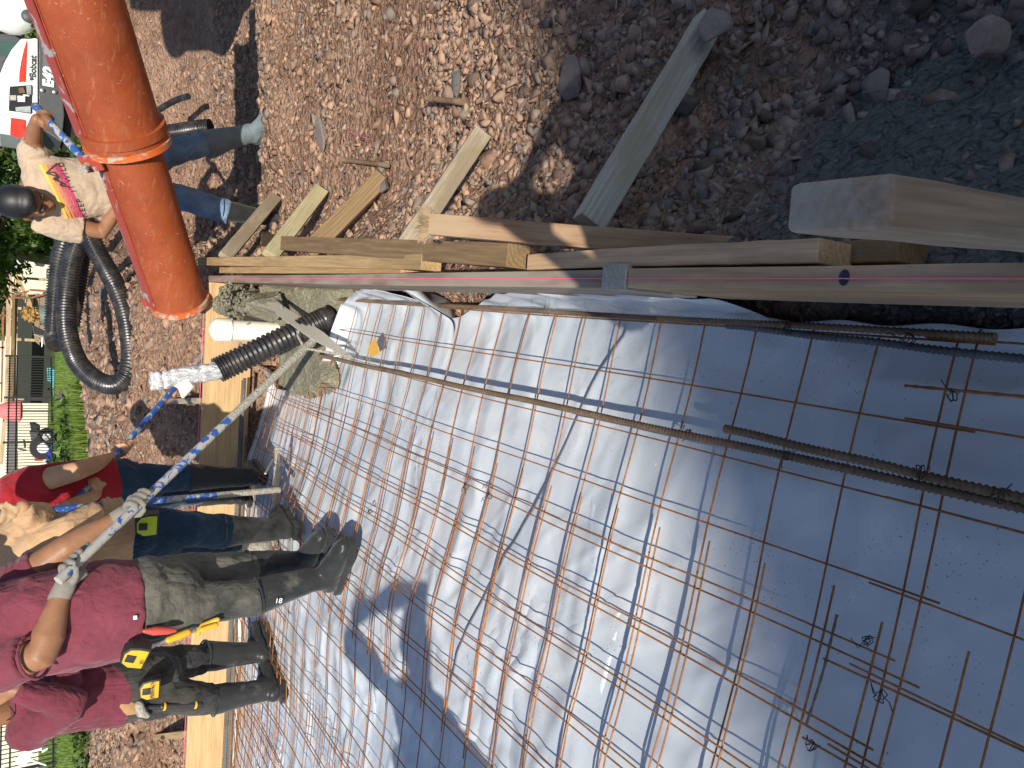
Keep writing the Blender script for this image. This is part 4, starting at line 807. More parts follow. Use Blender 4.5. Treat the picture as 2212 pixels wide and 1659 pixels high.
def face_parts(at,M,parent,s=1.0,hair=True,hairlen=0):
    for q in (-1,1):
        b=MB(); b.ell(at(q*.031,.078,.003),(.0125*s,.0105*s,.0095*s),M,12,8); e=b.build('eye',mat('eye white',(.7,.68,.64),.2) if 'eye white' not in bpy.data.materials else bpy.data.materials['eye white'],parent)
        b=MB(); b.ell(at(q*.031,.0875,.002),(.0052*s,.0025*s,.0052*s),M,10,6); b.build('iris',MT['hair'],parent)
        b=MB(); b.loft([at(q*.014,.094,.026),at(q*.034,.093,.033),at(q*.054,.074,.026)],[.0035,.0042,.002],[.002]*3,n=6); b.build('eyebrow',MT['hair'],parent)
    if hair:
        b=MB(); b.ell(at(0,-.022,.056),(.086*s,.104*s,.086*s),M,20,14); b.ell(at(0,-.055,.0),(.080*s,.066*s,.080*s),M,16,10); b.ell(at(0,.045,.086),(.066*s,.055*s,.036*s),M,14,8); b.ell(at(.03,.07,.075),(.03*s,.03*s,.022*s),M,10,8)
        o=fused('hair',b,'hair',parent,.006,4); 
        return o
def boot(parent,top,ankle,toe,heel=None,m='boot',rt=.066,s=1.0,up=None):
    """top of the shaft, ankle, toe tip (all on the outside of the boot); the sole is flat"""
    top=Vector(top);ankle=Vector(ankle);toe=Vector(toe); f=toe-ankle; f.z=0; f=f.normalized() if f.length>1e-3 else V(1,0,0)
    zs=toe.z-.0; side=V(-f.y,f.x,0); b=MB(); mid=top.lerp(ankle,.5)
    b.loft([top,top.lerp(ankle,.02),top.lerp(ankle,.35),top.lerp(ankle,.75),ankle,V(ankle.x,ankle.y,zs+.045)-f*.005],[rt,rt,rt*.93,rt*.78,rt*.76,rt*.66],n=18,cap='flat')
    L=.215*s; A=V(ankle.x,ankle.y,zs)-f*.035
    pts=[A+V(0,0,.045),A+f*.05+V(0,0,.058),A+f*.10+V(0,0,.056),A+f*.15+V(0,0,.044),A+f*.20*s+V(0,0,.038),A+f*.225*s+V(0,0,.034)]
    b.loft(pts,[.043,.055,.054,.042,.036,.030],[.045,.046,.047,.050,.048,.036],wide=V(0,0,1),n=18)
    o=fused('boot',b,m,parent,.008,5); folds(o,.010,.003)
    b=MB(); so=[(-.085,-.033),(-.092,0),(-.085,.033),(-.03,.040),(.03,.036),(.10,.050),(.17,.046),(.205,.022),(.212,0),(.205,-.022),(.17,-.046),(.10,-.050),(.03,-.036),(-.03,-.040)]
    A=V(ankle.x,ankle.y,zs)+f*.005; b.prism([A+f*x*1.04*s+side*y*1.02+V(0,0,-.012) for x,y in so],V(0,0,.030)); q=b.build('sole',MT[m],o,bevel=.004); q.parent=o; q.location=(0,0,0); 
    b2=MB(); d,a_,b_=frame(top-ankle); rg=[]
    o2=None
    for i in range(25):
        t=2*math.pi*i/24; rg.append(top+(ankle-top)*.012+a_*math.cos(t)*(rt+.0015)+b_*math.sin(t)*(rt+.0015))
    b2.loft(rg,.0042,n=6,cap='flat'); q2=b2.build('boot_cuff',MT[m],o); q2.location=(0,0,0)
    for qq in (q,q2):
        for v in qq.data.vertices: pass
    return o
def fixchild(par,ch):   # meshes are authored in world space; children of a mesh part sit at its origin
    ch.location=(0,0,0)
def trouser(parent,hipc,hips,knees,ends,m,rh=.105,rk=.078,re=.072,wide=None,waist=None,wr=(.17,.125),nm='trousers'):
    b=MB(); hipc=Vector(hipc)
    wst=Vector(waist) if waist is not None else hipc+V(0,0,.12)
    b.loft([wst,wst.lerp(hipc,.5),hipc,hipc-V(0,0,.07)],[wr[0]*.93,wr[0],wr[0]*1.03,wr[0]*.8],[wr[1]*.95,wr[1],wr[1]*1.05,wr[1]*.8],wide=wide,n=20)
    for h,k,e in zip(hips,knees,ends):
        h=Vector(h);k=Vector(k);e=Vector(e)
        b.loft([h,h.lerp(k,.35),h.lerp(k,.8),k,k.lerp(e,.4),e],[rh,rh*.96,rk*1.04,rk,rk*.97,re],n=16,cap='flat')
    o=fused(nm,b,m,parent,.010,5); folds(o,.022,.010); return o
def torso(parent,m,pts,ra,rb,wide,sleeves,name='shirt',fold=(.020,.007),extra=None):
    b=MB(); b.loft(pts,ra,rb,wide=wide,n=24,cap='flat')
    for (P,Rr) in sleeves: b.loft([P[0]-(P[1]-P[0]).normalized()*Rr[0]*.5]+P,[Rr[0]*.8]+Rr,n=16,cap='flat')
    if extra: extra(b)
    o=fused(name,b,m,parent,.009,6); folds(o,*fold); return o
def band(parent,name,c,d,r,m,w=.012,th=.0035):
    d,a_,b_=frame(d); rg=[c+a_*math.cos(2*math.pi*i/28)*r+b_*math.sin(2*math.pi*i/28)*r for i in range(29)]
    b=MB(); b.loft(rg,th,n=8,cap='flat'); return b.build(name,MT[m],parent)
def person(label,loc,group=None): return thing('person',label,'person',loc,group)
# --- man in maroon with the long rake --------------------------------------------------------------
Y1=3.06
p1=person('big man in a maroon tee and grey gloves gripping the long rake',PZ(740,1225,-.19))
def pt(x,y,Y): return PY(x,y,Y)
hipc=pt(322,1298,Y1+.01); hl=pt(345,1258,Y1+.09); hr=pt(350,1322,Y1-.02)
kl=pt(440,1236,Y1+.16); kr=pt(452,1302,Y1-.02)
el=pt(548,1228,Y1+.20); er=pt(560,1290,Y1-.03)
wx=V(.5,.87,0).normalized()
trouser(p1,hipc,(hl,hr),(kl,kr),(el,er),'jeansK',.098,.080,.074,wide=V(1,-.25,0).normalized(),waist=pt(268,1305,Y1),wr=(.175,.155))
g=-.185
an1=pt(662,1214,Y1+.22); boot(p1,pt(532,1226,Y1+.20),an1,PZ(712,1150,g+.02),rt=.070)
an2=pt(672,1252,Y1-.02); boot(p1,pt(556,1288,Y1-.03),an2,PZ(752,1196,g+.0),rt=.072)
sh=[pt(298,1312,Y1),pt(240,1320,Y1),pt(150,1338,Y1),pt(60,1352,Y1),pt(-30,1362,Y1+.01),pt(-75,1365,Y1+.02)]
rsh=pt(-10,1440,Y1-.10); lsh=pt(20,1275,Y1+.17)
elb=pt(92,1412,Y1-.20); elbl=pt(150,1180,Y1+.10)
shirt1=torso(p1,'maroon',sh,[.185,.196,.200,.190,.165,.08],[.165,.172,.165,.15,.13,.075],V(1,-.35,0).normalized(),
  [([rsh,rsh.lerp(elb,.35),rsh.lerp(elb,.72)],[.085,.082,.075]),([lsh,lsh.lerp(elbl,.3),pt(92,1222,Y1+.13)],[.085,.078,.068])])
# arms: skin mesh is one body with neck and head out of frame
pole_d=(K1-H1).normalized()
G1=PY(163,1219,2.93); tpar=(G1-H1).dot(pole_d); G1=H1+pole_d*tpar
G2=None
for i in range(400):
    q=H1+pole_d*(i*.005)
    # grip point of the front hand: where the pole passes picture column 300
    r_=q-CAM; x_=(r_.dot(IX)/r_.dot(FW)*FPX+512)/KD
    if x_>=304: G2=q; break
b=MB(); neck=pt(-70,1360,Y1); hc=neck+V(.05,-.02,.24)
b.loft([sh[1],sh[2],sh[3],sh[4],neck,hc-V(0,0,.06)],[.12,.14,.14,.11,.065,.058],n=14)
wr1=pt(132,1284,2.93); b.loft([rsh,rsh.lerp(elb,.5),elb,elb.lerp(wr1,.3),elb.lerp(wr1,.75),wr1],[.066,.062,.052,.053,.038,.031],n=14)
wr2=pt(254,1121,3.17); b.loft([lsh,lsh.lerp(elbl,.5),elbl,elbl.lerp(wr2,.4),wr2],[.066,.060,.050,.045,.030],n=14)
at,M_=head(b,hc+V(0,0,.06),V(.8,-.3,-.5),V(.3,0,1)); 
fused('body',b,'skinA',p1,.007,5); face_parts(at,M_,p1)
b=MB(); hand_grip(b,G1,pole_d,wr1-G1,wr1,1.15,.017,.011); 
b.loft([wr1+(wr1-G1)*.12,wr1,wr1.lerp(G1,.3)],[.036,.035,.034],n=14)
b.loft([G1+pole_d*.02,G1+pole_d*.06+V(0,0,.03),G1+pole_d*.10+V(0,0,.033)],[.012,.011,.010],n=8)
gl=fused('glove',b,'glove',p1,.0045,3)
b=MB(); hand_grip(b,G2,pole_d,wr2-G2+V(0,0,.03),wr2,1.15,.018,.011,flip=1); b.loft([wr2+(wr2-G2)*.12,wr2,wr2.lerp(G2,.3)],[.036,.035,.034],n=14)
gl2=fused('glove',b,'glove',p1,.0045,3)
# what hangs on his belt
def tape(parent,c,face,up,m1='toolY',m2='toolK',s=1.0,text=None,nm='tape_measure'):
    f=Vector(face).normalized(); up=Vector(up); up=(up-f*up.dot(f)).normalized(); r=up.cross(f)
    M=Matrix(((r.x,f.x,up.x),(r.y,f.y,up.y),(r.z,f.z,up.z))); c=Vector(c)
    ps=lambda L,y:[c+M@V(x*s,y*s,z*s) for x,z in L]
    out=[(-.038,-.036),(-.042,.012),(-.026,.038),(.014,.041),(.036,.026),(.043,-.004),(.043,-.036)]
    b=MB(); b.prism(ps(out,-.022),M@V(0,.044*s,0)); o=b.build(nm,MT[m2],parent,bevel=.005*s)
    b=MB(); b.prism(ps([(x*.86,z*.84) for x,z in out],.0222),M@V(0,.003*s,0)); q=b.build('face_plate',MT[m1],o,bevel=.001); q.location=(0,0,0)
    b=MB(); b.prism(ps([(-.012,.0),(-.012,.028),(.014,.028),(.014,.0)],.0255),M@V(0,.005*s,0)); q=b.build('button',MT[m2],o,bevel=.001); q.location=(0,0,0)
    return o,M,c
def text(parent,body,size,loc,xdir,ydir,m,name='lettering',depth=.0006,bold=0,spread=1.0):
    cu=bpy.data.curves.new(name,'FONT'); cu.body=body; cu.size=size; cu.extrude=depth; cu.align_x='CENTER'; cu.align_y='CENTER'; cu.offset=bold; cu.space_character=spread
    t=bpy.data.objects.new('tmp',cu); C.objects.link(t); dg=bpy.context.evaluated_depsgraph_get(); me=bpy.data.meshes.new_from_object(t.evaluated_get(dg)); bpy.data.objects.remove(t)
    x=Vector(xdir).normalized(); y=Vector(ydir); y=(y-x*y.dot(x)).normalized(); z=x.cross(y)
    me.transform(Matrix(((x.x,y.x,z.x,loc[0]),(x.y,y.y,z.y,loc[1]),(x.z,y.z,z.z,loc[2]),(0,0,0,1))))
    me.materials.clear(); me.materials.append(MT[m]); o=bpy.data.objects.new(name,me); C.objects.link(o)
    if parent: o.parent=parent; o.location=-parent_loc(parent) if parent.type=='EMPTY' else (0,0,0)
    return o
tocam=V(.05,-1,.15)
XR=IY*-1; XR=V(XR.x,XR.y,0).normalized()        # rightwards in the upright view
tp_,M_,c_=tape(p1,pt(293,1412,Y1-.20),V(-.35,-1,.2),V(.3,0,1),s=1.1); text(tp_,'30',.018,c_+V(-.35,-1,.2).normalized()*.036+V(-.01,0,-.022),V(1,-.35,0),V(0,0,1),'ink')
b=MB(); a0=pt(312,1363,Y1-.17); a1=pt(378,1362,Y1-.16); b.loft([a0,a0.lerp(a1,.3),a0.lerp(a1,.8),a1],[.008,.017,.014,.007],n=10); b.build('utility_knife',MT['toolR'],p1)
b=MB(); a0=pt(322,1396,Y1-.14); a1=pt(420,1361,Y1-.12); b.loft([a0,a1],.009,n=10); b.build('hammer_shaft',MT['steel'],p1)
b=MB(); b.loft([pt(365,1382,Y1-.14),pt(405,1366,Y1-.13)],[.013,.014],n=10); b.build('hammer_grip',MT['toolY'],p1)
b=MB(); b.loft([pt(428,1368,Y1-.13),pt(436,1352,Y1-.12),pt(462,1342,Y1-.12),pt(470,1338,Y1-.13)],[.010,.010,.012,.009],n=10); b.loft([pt(436,1360,Y1-.14),pt(466,1350,Y1-.14)],.010,n=8); b.build('hanging_clamp',MT['toolY'],p1)
b=MB(); b.beam(pt(292,1330,Y1-.183),pt(292,1338,Y1-.183),.012,.002,up=tocam); b.build('hem_tag',MT['wink'],p1)
band(p1,'sleeve_hem',rsh.lerp(elb,.84),(elb-rsh),.073,'maroon',th=.006); 
text(p1,'18',.030,pt(600,1296,Y1-.10)+V(0,-.012,0),V(-.1,0,-1),V(1,-.1,0),'wink')
# --- tan shirt -------------------------------------------------------------------------------------
Y2=3.70
p2=person('man in a tan long-sleeved shirt and dark blue jeans, half hidden behind the rake pole',PZ(619,1150,-.18))
w2=V(1,-.1,0).normalized()
trouser(p2,pt(300,1160,Y2),(pt(315,1140,Y2),pt(315,1190,Y2+.03)),(pt(415,1142,Y2-.03),pt(425,1185,Y2+.12)),(pt(492,1150,Y2),pt(500,1186,Y2+.22)),'jeansD',.095,.083,.08,wide=w2,waist=pt(262,1160,Y2),wr=(.165,.14))
boot(p2,pt(480,1148,Y2),pt(580,1143,Y2+.0),PZ(610,1105,-.18),m='bootB',rt=.078); boot(p2,pt(500,1180,Y2+.28),pt(555,1186,Y2+.30),PZ(600,1215,-.18),m='mud',rt=.075)
sh2=[pt(288,1160,Y2),pt(230,1168,Y2-.02),pt(150,1178,Y2-.05),pt(75,1188,Y2-.08),pt(10,1190,Y2-.10),pt(-30,1185,Y2-.1)]
rs2=pt(40,1225,Y2-.15); ls2=pt(60,1135,Y2-.02); re2=pt(150,1130,Y2-.28); 
pd2=(K2-H2).normalized()
def on_pole(H,K,x):
    d_=(K-H).normalized(); lo=None
    for i in range(-200,900):
        q=H+d_*(i*.005); r_=q-CAM
        if (r_.dot(IX)/r_.dot(FW)*FPX+512)/KD>=x: return q
G3=on_pole(H2,K2,236); G4=on_pole(H2,K2,20)
wr3=G3+V(-.06,-.02,.05)
torso(p2,'tan',sh2,[.17,.172,.175,.18,.15,.07],[.13,.14,.145,.14,.12,.07],w2,fold=(.012,.004),sleeves=
  [([rs2,pt(90,1175,Y2-.27),pt(155,1142,Y2-.30),pt(200,1108,Y2-.24),wr3.lerp(G3,-.05)],[.085,.070,.060,.047,.036]),([ls2,pt(85,1120,Y2-.22),pt(55,1112,Y2-.26),G4.lerp(pt(55,1112,Y2-.26),.35)],[.08,.066,.055,.040])])
b=MB(); hand_grip(b,G3,pd2,wr3-G3,wr3,1.1,.0165,.0105,flip=-1); fused('glove',b,'gloveT',p2,.0045,3)
wr4=G4+V(.03,-.03,-.04); b=MB(); hand_grip(b,G4,pd2,wr4-G4,wr4,1.1,.0165,.0105); fused('glove',b,'gloveT',p2,.0045,3)
b=MB(); nk=pt(-25,1185,Y2-.1); hc=nk+V(.02,-.06,.20); b.loft([sh2[2],sh2[3],sh2[4],nk,hc-V(0,0,.05)],[.11,.12,.10,.062,.056],n=14)
for P_ in ([rs2,pt(155,1142,Y2-.30),wr3],[ls2,pt(55,1112,Y2-.26),wr4]): b.loft(P_,[.045,.035,.028],n=10)
at,M_=head(b,hc+V(0,0,.05),V(.6,-.5,-.5),V(0,0,1)); fused('body',b,'skinB',p2,.007,5); face_parts(at,M_,p2)
o_,M_,c_=tape(p2,pt(318,1131,Y2-.17),V(-.15,-1,.1),V(0,0,1),'lime','toolK',1.2); 
# --- red shirt -------------------------------------------------------------------------------------
Y3=4.52
p3=person('man in a red tee reaching out with the blue rake, dark jeans tucked in boots',PZ(540,1020,-.23))
w3=V(1,.1,0).normalized()
trouser(p3,pt(270,1052,Y3),(pt(285,1035,Y3),pt(290,1070,Y3+.02)),(pt(355,1034,Y3-.02),pt(360,1072,Y3+.1)),(pt(425,1030,Y3-.02),pt(430,1065,Y3+.2)),'jeansD',.09,.078,.072,wide=w3,waist=pt(235,1052,Y3),wr=(.155,.12))
boot(p3,pt(412,1031,Y3-.02),pt(505,1030,Y3-.04),PZ(541,998,-.23),rt=.078); boot(p3,pt(430,1066,Y3+.22),pt(500,1070,Y3+.24),PZ(530,1046,-.23),rt=.076)
sh3=[pt(250,1050,Y3),pt(200,1058,Y3-.02),pt(130,1068,Y3-.05),pt(65,1085,Y3-.08),pt(20,1098,Y3-.1),pt(-8,1108,Y3-.1)]
rs3=pt(38,1052,Y3-.08); ls3=pt(40,1140,Y3-.12); el3=pt(165,1018,Y3-.24)
torso(p3,'red',sh3,[.165,.165,.170,.175,.15,.07],[.125,.13,.135,.135,.12,.07],w3,
  [([rs3,rs3.lerp(el3,.35),rs3.lerp(el3,.58)],[.088,.082,.076]),([ls3,pt(85,1132,Y3-.2),pt(110,1122,Y3-.24)],[.085,.078,.072])],fold=(.026,.010))
pd3=(K3-H3).normalized(); G5=on_pole(H3,K3,268); G6_=on_pole(H3,K3,200)
wr5=G5+V(-.055,-.02,.045); wr6=G6_+V(-.06,-.045,-.01)
b=MB(); nk=pt(0,1108,Y3-.1); hc=nk+V(.05,-.08,.18); b.loft([sh3[2],sh3[3],sh3[4],nk,hc-V(0,0,.05)],[.11,.12,.10,.062,.056],n=14)
b.loft([rs3,rs3.lerp(el3,.5),el3,el3.lerp(wr5,.4),wr5],[.060,.058,.048,.044,.028],n=14)
b.loft([ls3,pt(115,1118,Y3-.24),pt(150,1098,Y3-.28),wr6],[.058,.048,.046,.028],n=14)
hand_grip(b,G5,pd3,wr5-G5,wr5,1.15,.017,.0115,flip=-1,fist=True); hand_grip(b,G6_,pd3,wr6-G6_,wr6,1.15,.017,.0115,fist=True)
at,M_=head(b,hc+V(0,0,.05),V(.75,-.35,-.5),V(0,0,1)); fused('body',b,'skinB',p3,.006,4); face_parts(at,M_,p3)
# --- second man in maroon --------------------------------------------------------------------------
Y5=3.78
p5=person('man in a maroon long-sleeved shirt, one hand raised to his chin, tools on his belt',PZ(594,1480,-.185))
w5=V(1,-.15,0).normalized()
trouser(p5,pt(292,1478,Y5),(pt(308,1450,Y5+.05),pt(312,1512,Y5-.02)),(pt(385,1430,Y5+.10),pt(392,1502,Y5-.04)),(pt(440,1425,Y5+.16),pt(462,1512,Y5-.01)),'jeansK2',.10,.082,.076,wide=w5,waist=pt(255,1482,Y5),wr=(.175,.135))
boot(p5,pt(440,1418,Y5+.16),pt(528,1412,Y5+.20),PZ(562,1345,-.18),rt=.078); boot(p5,pt(458,1512,Y5-.01),pt(560,1492,Y5+.0),PZ(598,1462,-.185),rt=.076)
sh5=[pt(276,1488,Y5),pt(222,1492,Y5),pt(150,1500,Y5),pt(85,1512,Y5),pt(40,1525,Y5),pt(18,1530,Y5)]
rs5=pt(62,1575,Y5-.05); ls5=pt(66,1470,Y5+.02); el5=pt(158,1522,Y5-.22)
cuff=pt(36,1490,Y5-.22)
torso(p5,'maroon2',sh5,[.175,.165,.175,.185,.14,.07],[.14,.14,.14,.14,.115,.065],w5,
  [([rs5,rs5.lerp(el5,.5),el5],[.098,.085,.068]),([el5,el5.lerp(cuff,.5),cuff],[.066,.060,.046]),([ls5,pt(120,1450,Y5-.05),pt(150,1470,Y5-.16)],[.09,.075,.06])],fold=(.028,.010))
b=MB(); nk=pt(18,1530,Y5-.02); hc=nk+V(.02,-.06,.16); b.loft([sh5[2],sh5[3],nk,hc-V(0,0,.02)],[.12,.12,.066,.060],n=14)
b.loft([rs5,el5,cuff],[.05,.045,.030],n=12); open_hand(b,cuff,pt(-8,1490,Y5-.22)-cuff,V(.1,-1,.2),1.05,curl=-.12)
at,M_=head(b,hc+V(0,0,.08),V(.6,-.6,-.35),V(0,0,1)); fused('body',b,'skinA',p5,.0065,4); face_parts(at,M_,p5)
o_,M_,c_=tape(p5,pt(324,1485,Y5-.175),V(-.1,-1,.1),V(0,0,1),s=1.15); text(o_,'DEWALT',.021,c_+V(0,-.040,-.004),V(1,-.1,0),V(0,0,1),'ink',bold=.0004)
b=MB(); a0=pt(315,1528,Y5-.13); a1=pt(430,1522,Y5-.11); b.loft([a0,a0.lerp(a1,.3)],.010,n=8); b.loft([a0.lerp(a1,.3),a1],.015,n=10); b.build('hammer_handle',MT['toolK'],p5)
for t_ in (.34,.93): q=a0.lerp(a1,t_); band(p5,'yellow_ring',q,a1-a0,.014,'toolY',th=.0055)
b=MB(); b.loft([pt(264,1512,Y5-.12),pt(285,1530,Y5-.13),pt(305,1532,Y5-.13)],[.03,.034,.02],[.012,.014,.01],n=12); b.build('tool_pouch',MT['leather'],p5)
b=MB(); b.loft([pt(300,1522,Y5-.15),pt(306,1540,Y5-.15),pt(318,1546,Y5-.14)],[.018,.022,.012],n=10); b.build('rag',MT['mud'],p5)
b=MB(); b.loft(path([pt(20,1526,Y5-.13),pt(30,1540,Y5-.12),pt(24,1552,Y5-.11),pt(14,1556,Y5-.08)],.01),.003,n=6); b.build('neck_cord',MT['toolK'],p5)
# --- man in beige ----------------------------------------------------------------------------------
Y4=5.45
p4=person('man in a beige printed tee and torn light jeans, looking down behind the chute',PZ(600,480,-.47))
w4=V(1,0,0)
trouser(p4,pt(262,400,Y4),(pt(280,375,Y4),pt(285,420,Y4)),(pt(365,332,Y4+.05),pt(385,425,Y4-.05)),(pt(450,308,Y4+.12),pt(496,459,Y4-.12)),'jeansL',.105,.085,.080,wide=w4,waist=pt(235,408,Y4),wr=(.17,.13))
boot(p4,pt(440,312,Y4+.12),pt(540,288,Y4+.16),pt(582,262,Y4+.05)-V(0,0,.0),m='bootG',rt=.088); boot(p4,pt(478,453,Y4-.12),pt(575,470,Y4-.12),PZ(614,498,-.50),m='boot',rt=.069)
sh4=[pt(242,405,Y4),pt(200,408,Y4),pt(150,410,Y4-.02),pt(100,408,Y4-.05),pt(72,408,Y4-.05),pt(58,412,Y4-.05)]
ls4=pt(78,352,Y4-.02); rs4=pt(92,474,Y4-.03); hand4=on_pole(H4,K4,103); wr7=hand4+V(-.01,-.02,.055)
el4=pt(72,302,Y4-.10); re4=pt(222,500,Y4-.02); rh4=pt(250,455,Y4-.14)
torso(p4,'beige',sh4,[.18,.175,.185,.195,.16,.08],[.13,.13,.135,.13,.12,.07],w4,
  [([ls4,pt(72,325,Y4-.07),pt(78,312,Y4-.09)],[.095,.085,.080]),([rs4,pt(140,492,Y4-.03),pt(178,498,Y4-.02)],[.09,.085,.082])],fold=(.022,.008))
b=MB(); nk=pt(56,420,Y4-.06); hc=pt(46,438,Y4-.16); b.loft([sh4[1],sh4[2],sh4[4],nk,hc],[.11,.12,.09,.06,.056],n=14)
b.loft([ls4,el4,el4.lerp(wr7,.5),wr7],[.055,.048,.042,.029],n=14); b.loft([rs4,rs4.lerp(re4,.6),re4,re4.lerp(rh4,.5),rh4],[.058,.055,.048,.042,.029],n=14)
pd4=(K4-H4).normalized(); hand_grip(b,hand4,pd4,wr7-hand4,wr7,1.2,.021,.012,fist=True); open_hand(b,rh4,V(-.5,-.3,-.6),V(0,-1,0),1.0)
at,M_=head(b,pt(58,440,Y4-.20),V(.12,-.55,-.83),V(.05,-.8,.55),1.12); fused('body',b,'skinA',p4,.006,4); face_parts(at,M_,p4,1.12)
# print on the beige tee: sunset bars and a ridge line, lettering round them
def decal(name,poly,m,parent,off=.003):
    b=MB(); P=[Vector(q) for q in poly]; nseg=10; A,B,C_,D=P; vs=[];fs=[]
    for i in range(nseg+1):
        for j in range(nseg+1):
            s,t=i/nseg,j/nseg; vs.append((A.lerp(B,s)).lerp(D.lerp(C_,s),t)+V(0,-.12,0))
    for i in range(nseg):
        for j in range(nseg): k=i*(nseg+1)+j; fs.append((k,k+1,k+nseg+2,k+nseg+1))
    b.add(vs,fs); o=b.build(name,m if not isinstance(m,str) else MT[m],parent); sw=o.modifiers.new('lay on cloth','SHRINKWRAP'); sw.target=TEE; sw.wrap_method='PROJECT'; sw.use_project_x=False; sw.use_project_y=True; sw.use_positive_direction=True; sw.use_negative_direction=False; sw.offset=off; sw.wrap_mode='ABOVE_SURFACE'; return o
TEE=bpy.data.objects['shirt.004'] if 'shirt.004' in bpy.data.objects else None
if TEE is None: TEE=[o for o in bpy.data.objects if o.name.startswith('shirt')][-1]
TEE=[c for c in p4.children if c.name.startswith('shirt')][0]
cols=[(.75,.50,.06),(.75,.30,.10),(.68,.20,.12),(.62,.10,.14),(.55,.05,.14)]
zp=lambda x,y: pt(x*.3333,y*.3333,Y4-.14)
for i,cc_ in enumerate(cols):
    a=i*26; wd=20 if i<4 else 30
    decal('print_bar',[zp(252+a,1070-a*.0),zp(252+a+wd,1068),zp(430+a*.9+wd*.8,1412-a*.1),zp(430+a*.9,1418-a*.1)],mat('print %d'%i,cc_,.8),p4,.003)
def tri(pts,name='print_ridge'):
    b=MB(); pts=[zp(*q) for q in pts]; vs=[]; fs=[]
    for i in range(len(pts)-1):
        a=pts[i];c=pts[i+1]; dd_=(c-a).normalized(); s_=V(0,1,0).cross(dd_).normalized()*.0045
        for k in range(6):
            u0=a.lerp(c,k/6)+V(0,-.12,0);u1=a.lerp(c,(k+1)/6)+V(0,-.12,0); o_=len(vs); vs+=[u0-s_,u0+s_,u1+s_,u1-s_]; fs.append((o_,o_+1,o_+2,o_+3))
    b.add(vs,fs); o=b.build(name,MT['ink'],p4,smooth=False); sw=o.modifiers.new('lay on cloth','SHRINKWRAP'); sw.target=TEE; sw.wrap_method='PROJECT'; sw.use_project_x=False; sw.use_project_y=True; sw.offset=.005; sw.wrap_mode='ABOVE_SURFACE'
tri([(370,1062),(300,1128),(372,1150),(342,1165),(400,1190),(385,1205),(450,1215)]); tri([(300,1128),(345,1120),(380,1150),(362,1172),(425,1200)])
for ch_,x,y in [('D',398,1068),('L',408,1100),('I',416,1130),('W',436,1162),('T',462,1215),('I',478,1240),('P',512,1300),('E',526,1328),('E',535,1355),('K',545,1385)]:
    c0_=zp(x,y); t_=text(None,ch_,.042,c0_+V(0,-.12,0),V(-.9,0,.3) if False else V(.95,0,.25),V(-.25,0,.95),'ink',name='print_letter'); t_.parent=p4; t_.location=-parent_loc(p4)
    sw=t_.modifiers.new('lay on cloth','SHRINKWRAP'); sw.target=TEE; sw.wrap_method='PROJECT'; sw.use_project_x=False; sw.use_project_y=True; sw.offset=.004; sw.wrap_mode='ABOVE_SURFACE'
# ------------------------------------------------------------------ vegetation
def leaves(centers,radii,n,size,seed,mt='leaf',name='crown',parent=None,flatten=.75,shell=.35):
    r=np.random.default_rng(seed); k=len(centers); pk=r.integers(0,k,n); c=np.array([tuple(q) for q in centers])[pk]; rad=np.array(radii)[pk]
    d=r.normal(size=(n,3)); d/=np.linalg.norm(d,axis=1)[:,None]; q=(shell+(1-shell)*r.random(n))**.6
    p=c+d*(rad*q)[:,None]*np.array([1,1,flatten])
    a=r.normal(size=(n,3)); a/=np.linalg.norm(a,axis=1)[:,None]; b=np.cross(a,r.normal(size=(n,3))); b/=np.linalg.norm(b,axis=1)[:,None]
    s=(size*r.uniform(.6,1.5,n))[:,None]
    v=np.stack([p-a*s,p+b*s*.42,p+a*s,p-b*s*.42],1).reshape(-1,3); f=np.arange(n*4).reshape(n,4)
    return rawmesh(name,v,f,MT[mt],parent)
def tree(label,base,h,rc,n,seed,size=.09,clumps=26,group='trees along the back of the yards',low=.25):
    base=Vector(base); t=thing('tree',label,'tree',base,group); r=random.Random(seed); b=MB()
    top=base+V(r.uniform(-.3,.3),r.uniform(-.3,.3),h*.8)
    b.loft([base-V(0,0,.2),base.lerp(top,.3)+V(.08,0,0),base.lerp(top,.65),top],[rc*.075,rc*.055,rc*.035,rc*.012],n=10)
    cs=[];rs=[]
    for i in range(clumps):
        a=r.uniform(0,6.28); u=r.uniform(low,1); rr=rc*math.sqrt(max(.05,1-((u-.55)/.55)**2))*r.uniform(.35,.9); c=base+V(math.cos(a)*rr,math.sin(a)*rr,h*u); cs.append(c); rs.append(rc*r.uniform(.18,.38))
        if i%2==0: q=base.lerp(top,max(.25,u*.8)); b.loft([q,q.lerp(c,.6)+V(0,0,-.05),c],[rc*.025,rc*.015,.006],n=6)
    b.build('trunk',MT['bark'],t); leaves(cs,rs,n,size,seed,parent=t); return t
gz=lambda p:V(p.x,p.y,float(ground(p.x,p.y)))
def T(x,y,Y): p=PY(x,y,Y); return gz(p)
tree('leafy tree right of the dark-haired man\'s head, trunk hidden by the spoil',T(60,560,21),4.6,2.2,9000,101,low=.12)
tree('bushy tree directly behind the head of the man in beige',T(60,440,19),4.2,2.0,9000,102,low=.10)
tree('tree between the excavator body and the raised hand',T(60,330,23),5,2.3,9000,103,low=.08)
tree('tree behind the cab end of the excavator',T(60,150,24),5.5,2.6,9000,104,low=.08)
tree('tree above the excavator boom in the top left corner',T(60,30,22),5.0,2.3,9000,105,low=.08)
tree('smaller tree behind the wooden stairs',T(60,640,34),5.5,2.4,6000,106,.12)
for i,(x,lab) in enumerate([(-26,'far tree at the left end of the tree line'),(-18,'second far tree from the left in the tree line'),(-10,'far tree rising over the deck house'),(-2,'far tree behind the play frame'),(6,'far tree behind the excavator cab'),(14,'far tree at the right end of the tree line')]):
    tree(lab,V(x,46+i%2*3,-.2),9,4.5,7000,120+i,.22,20,low=.05)
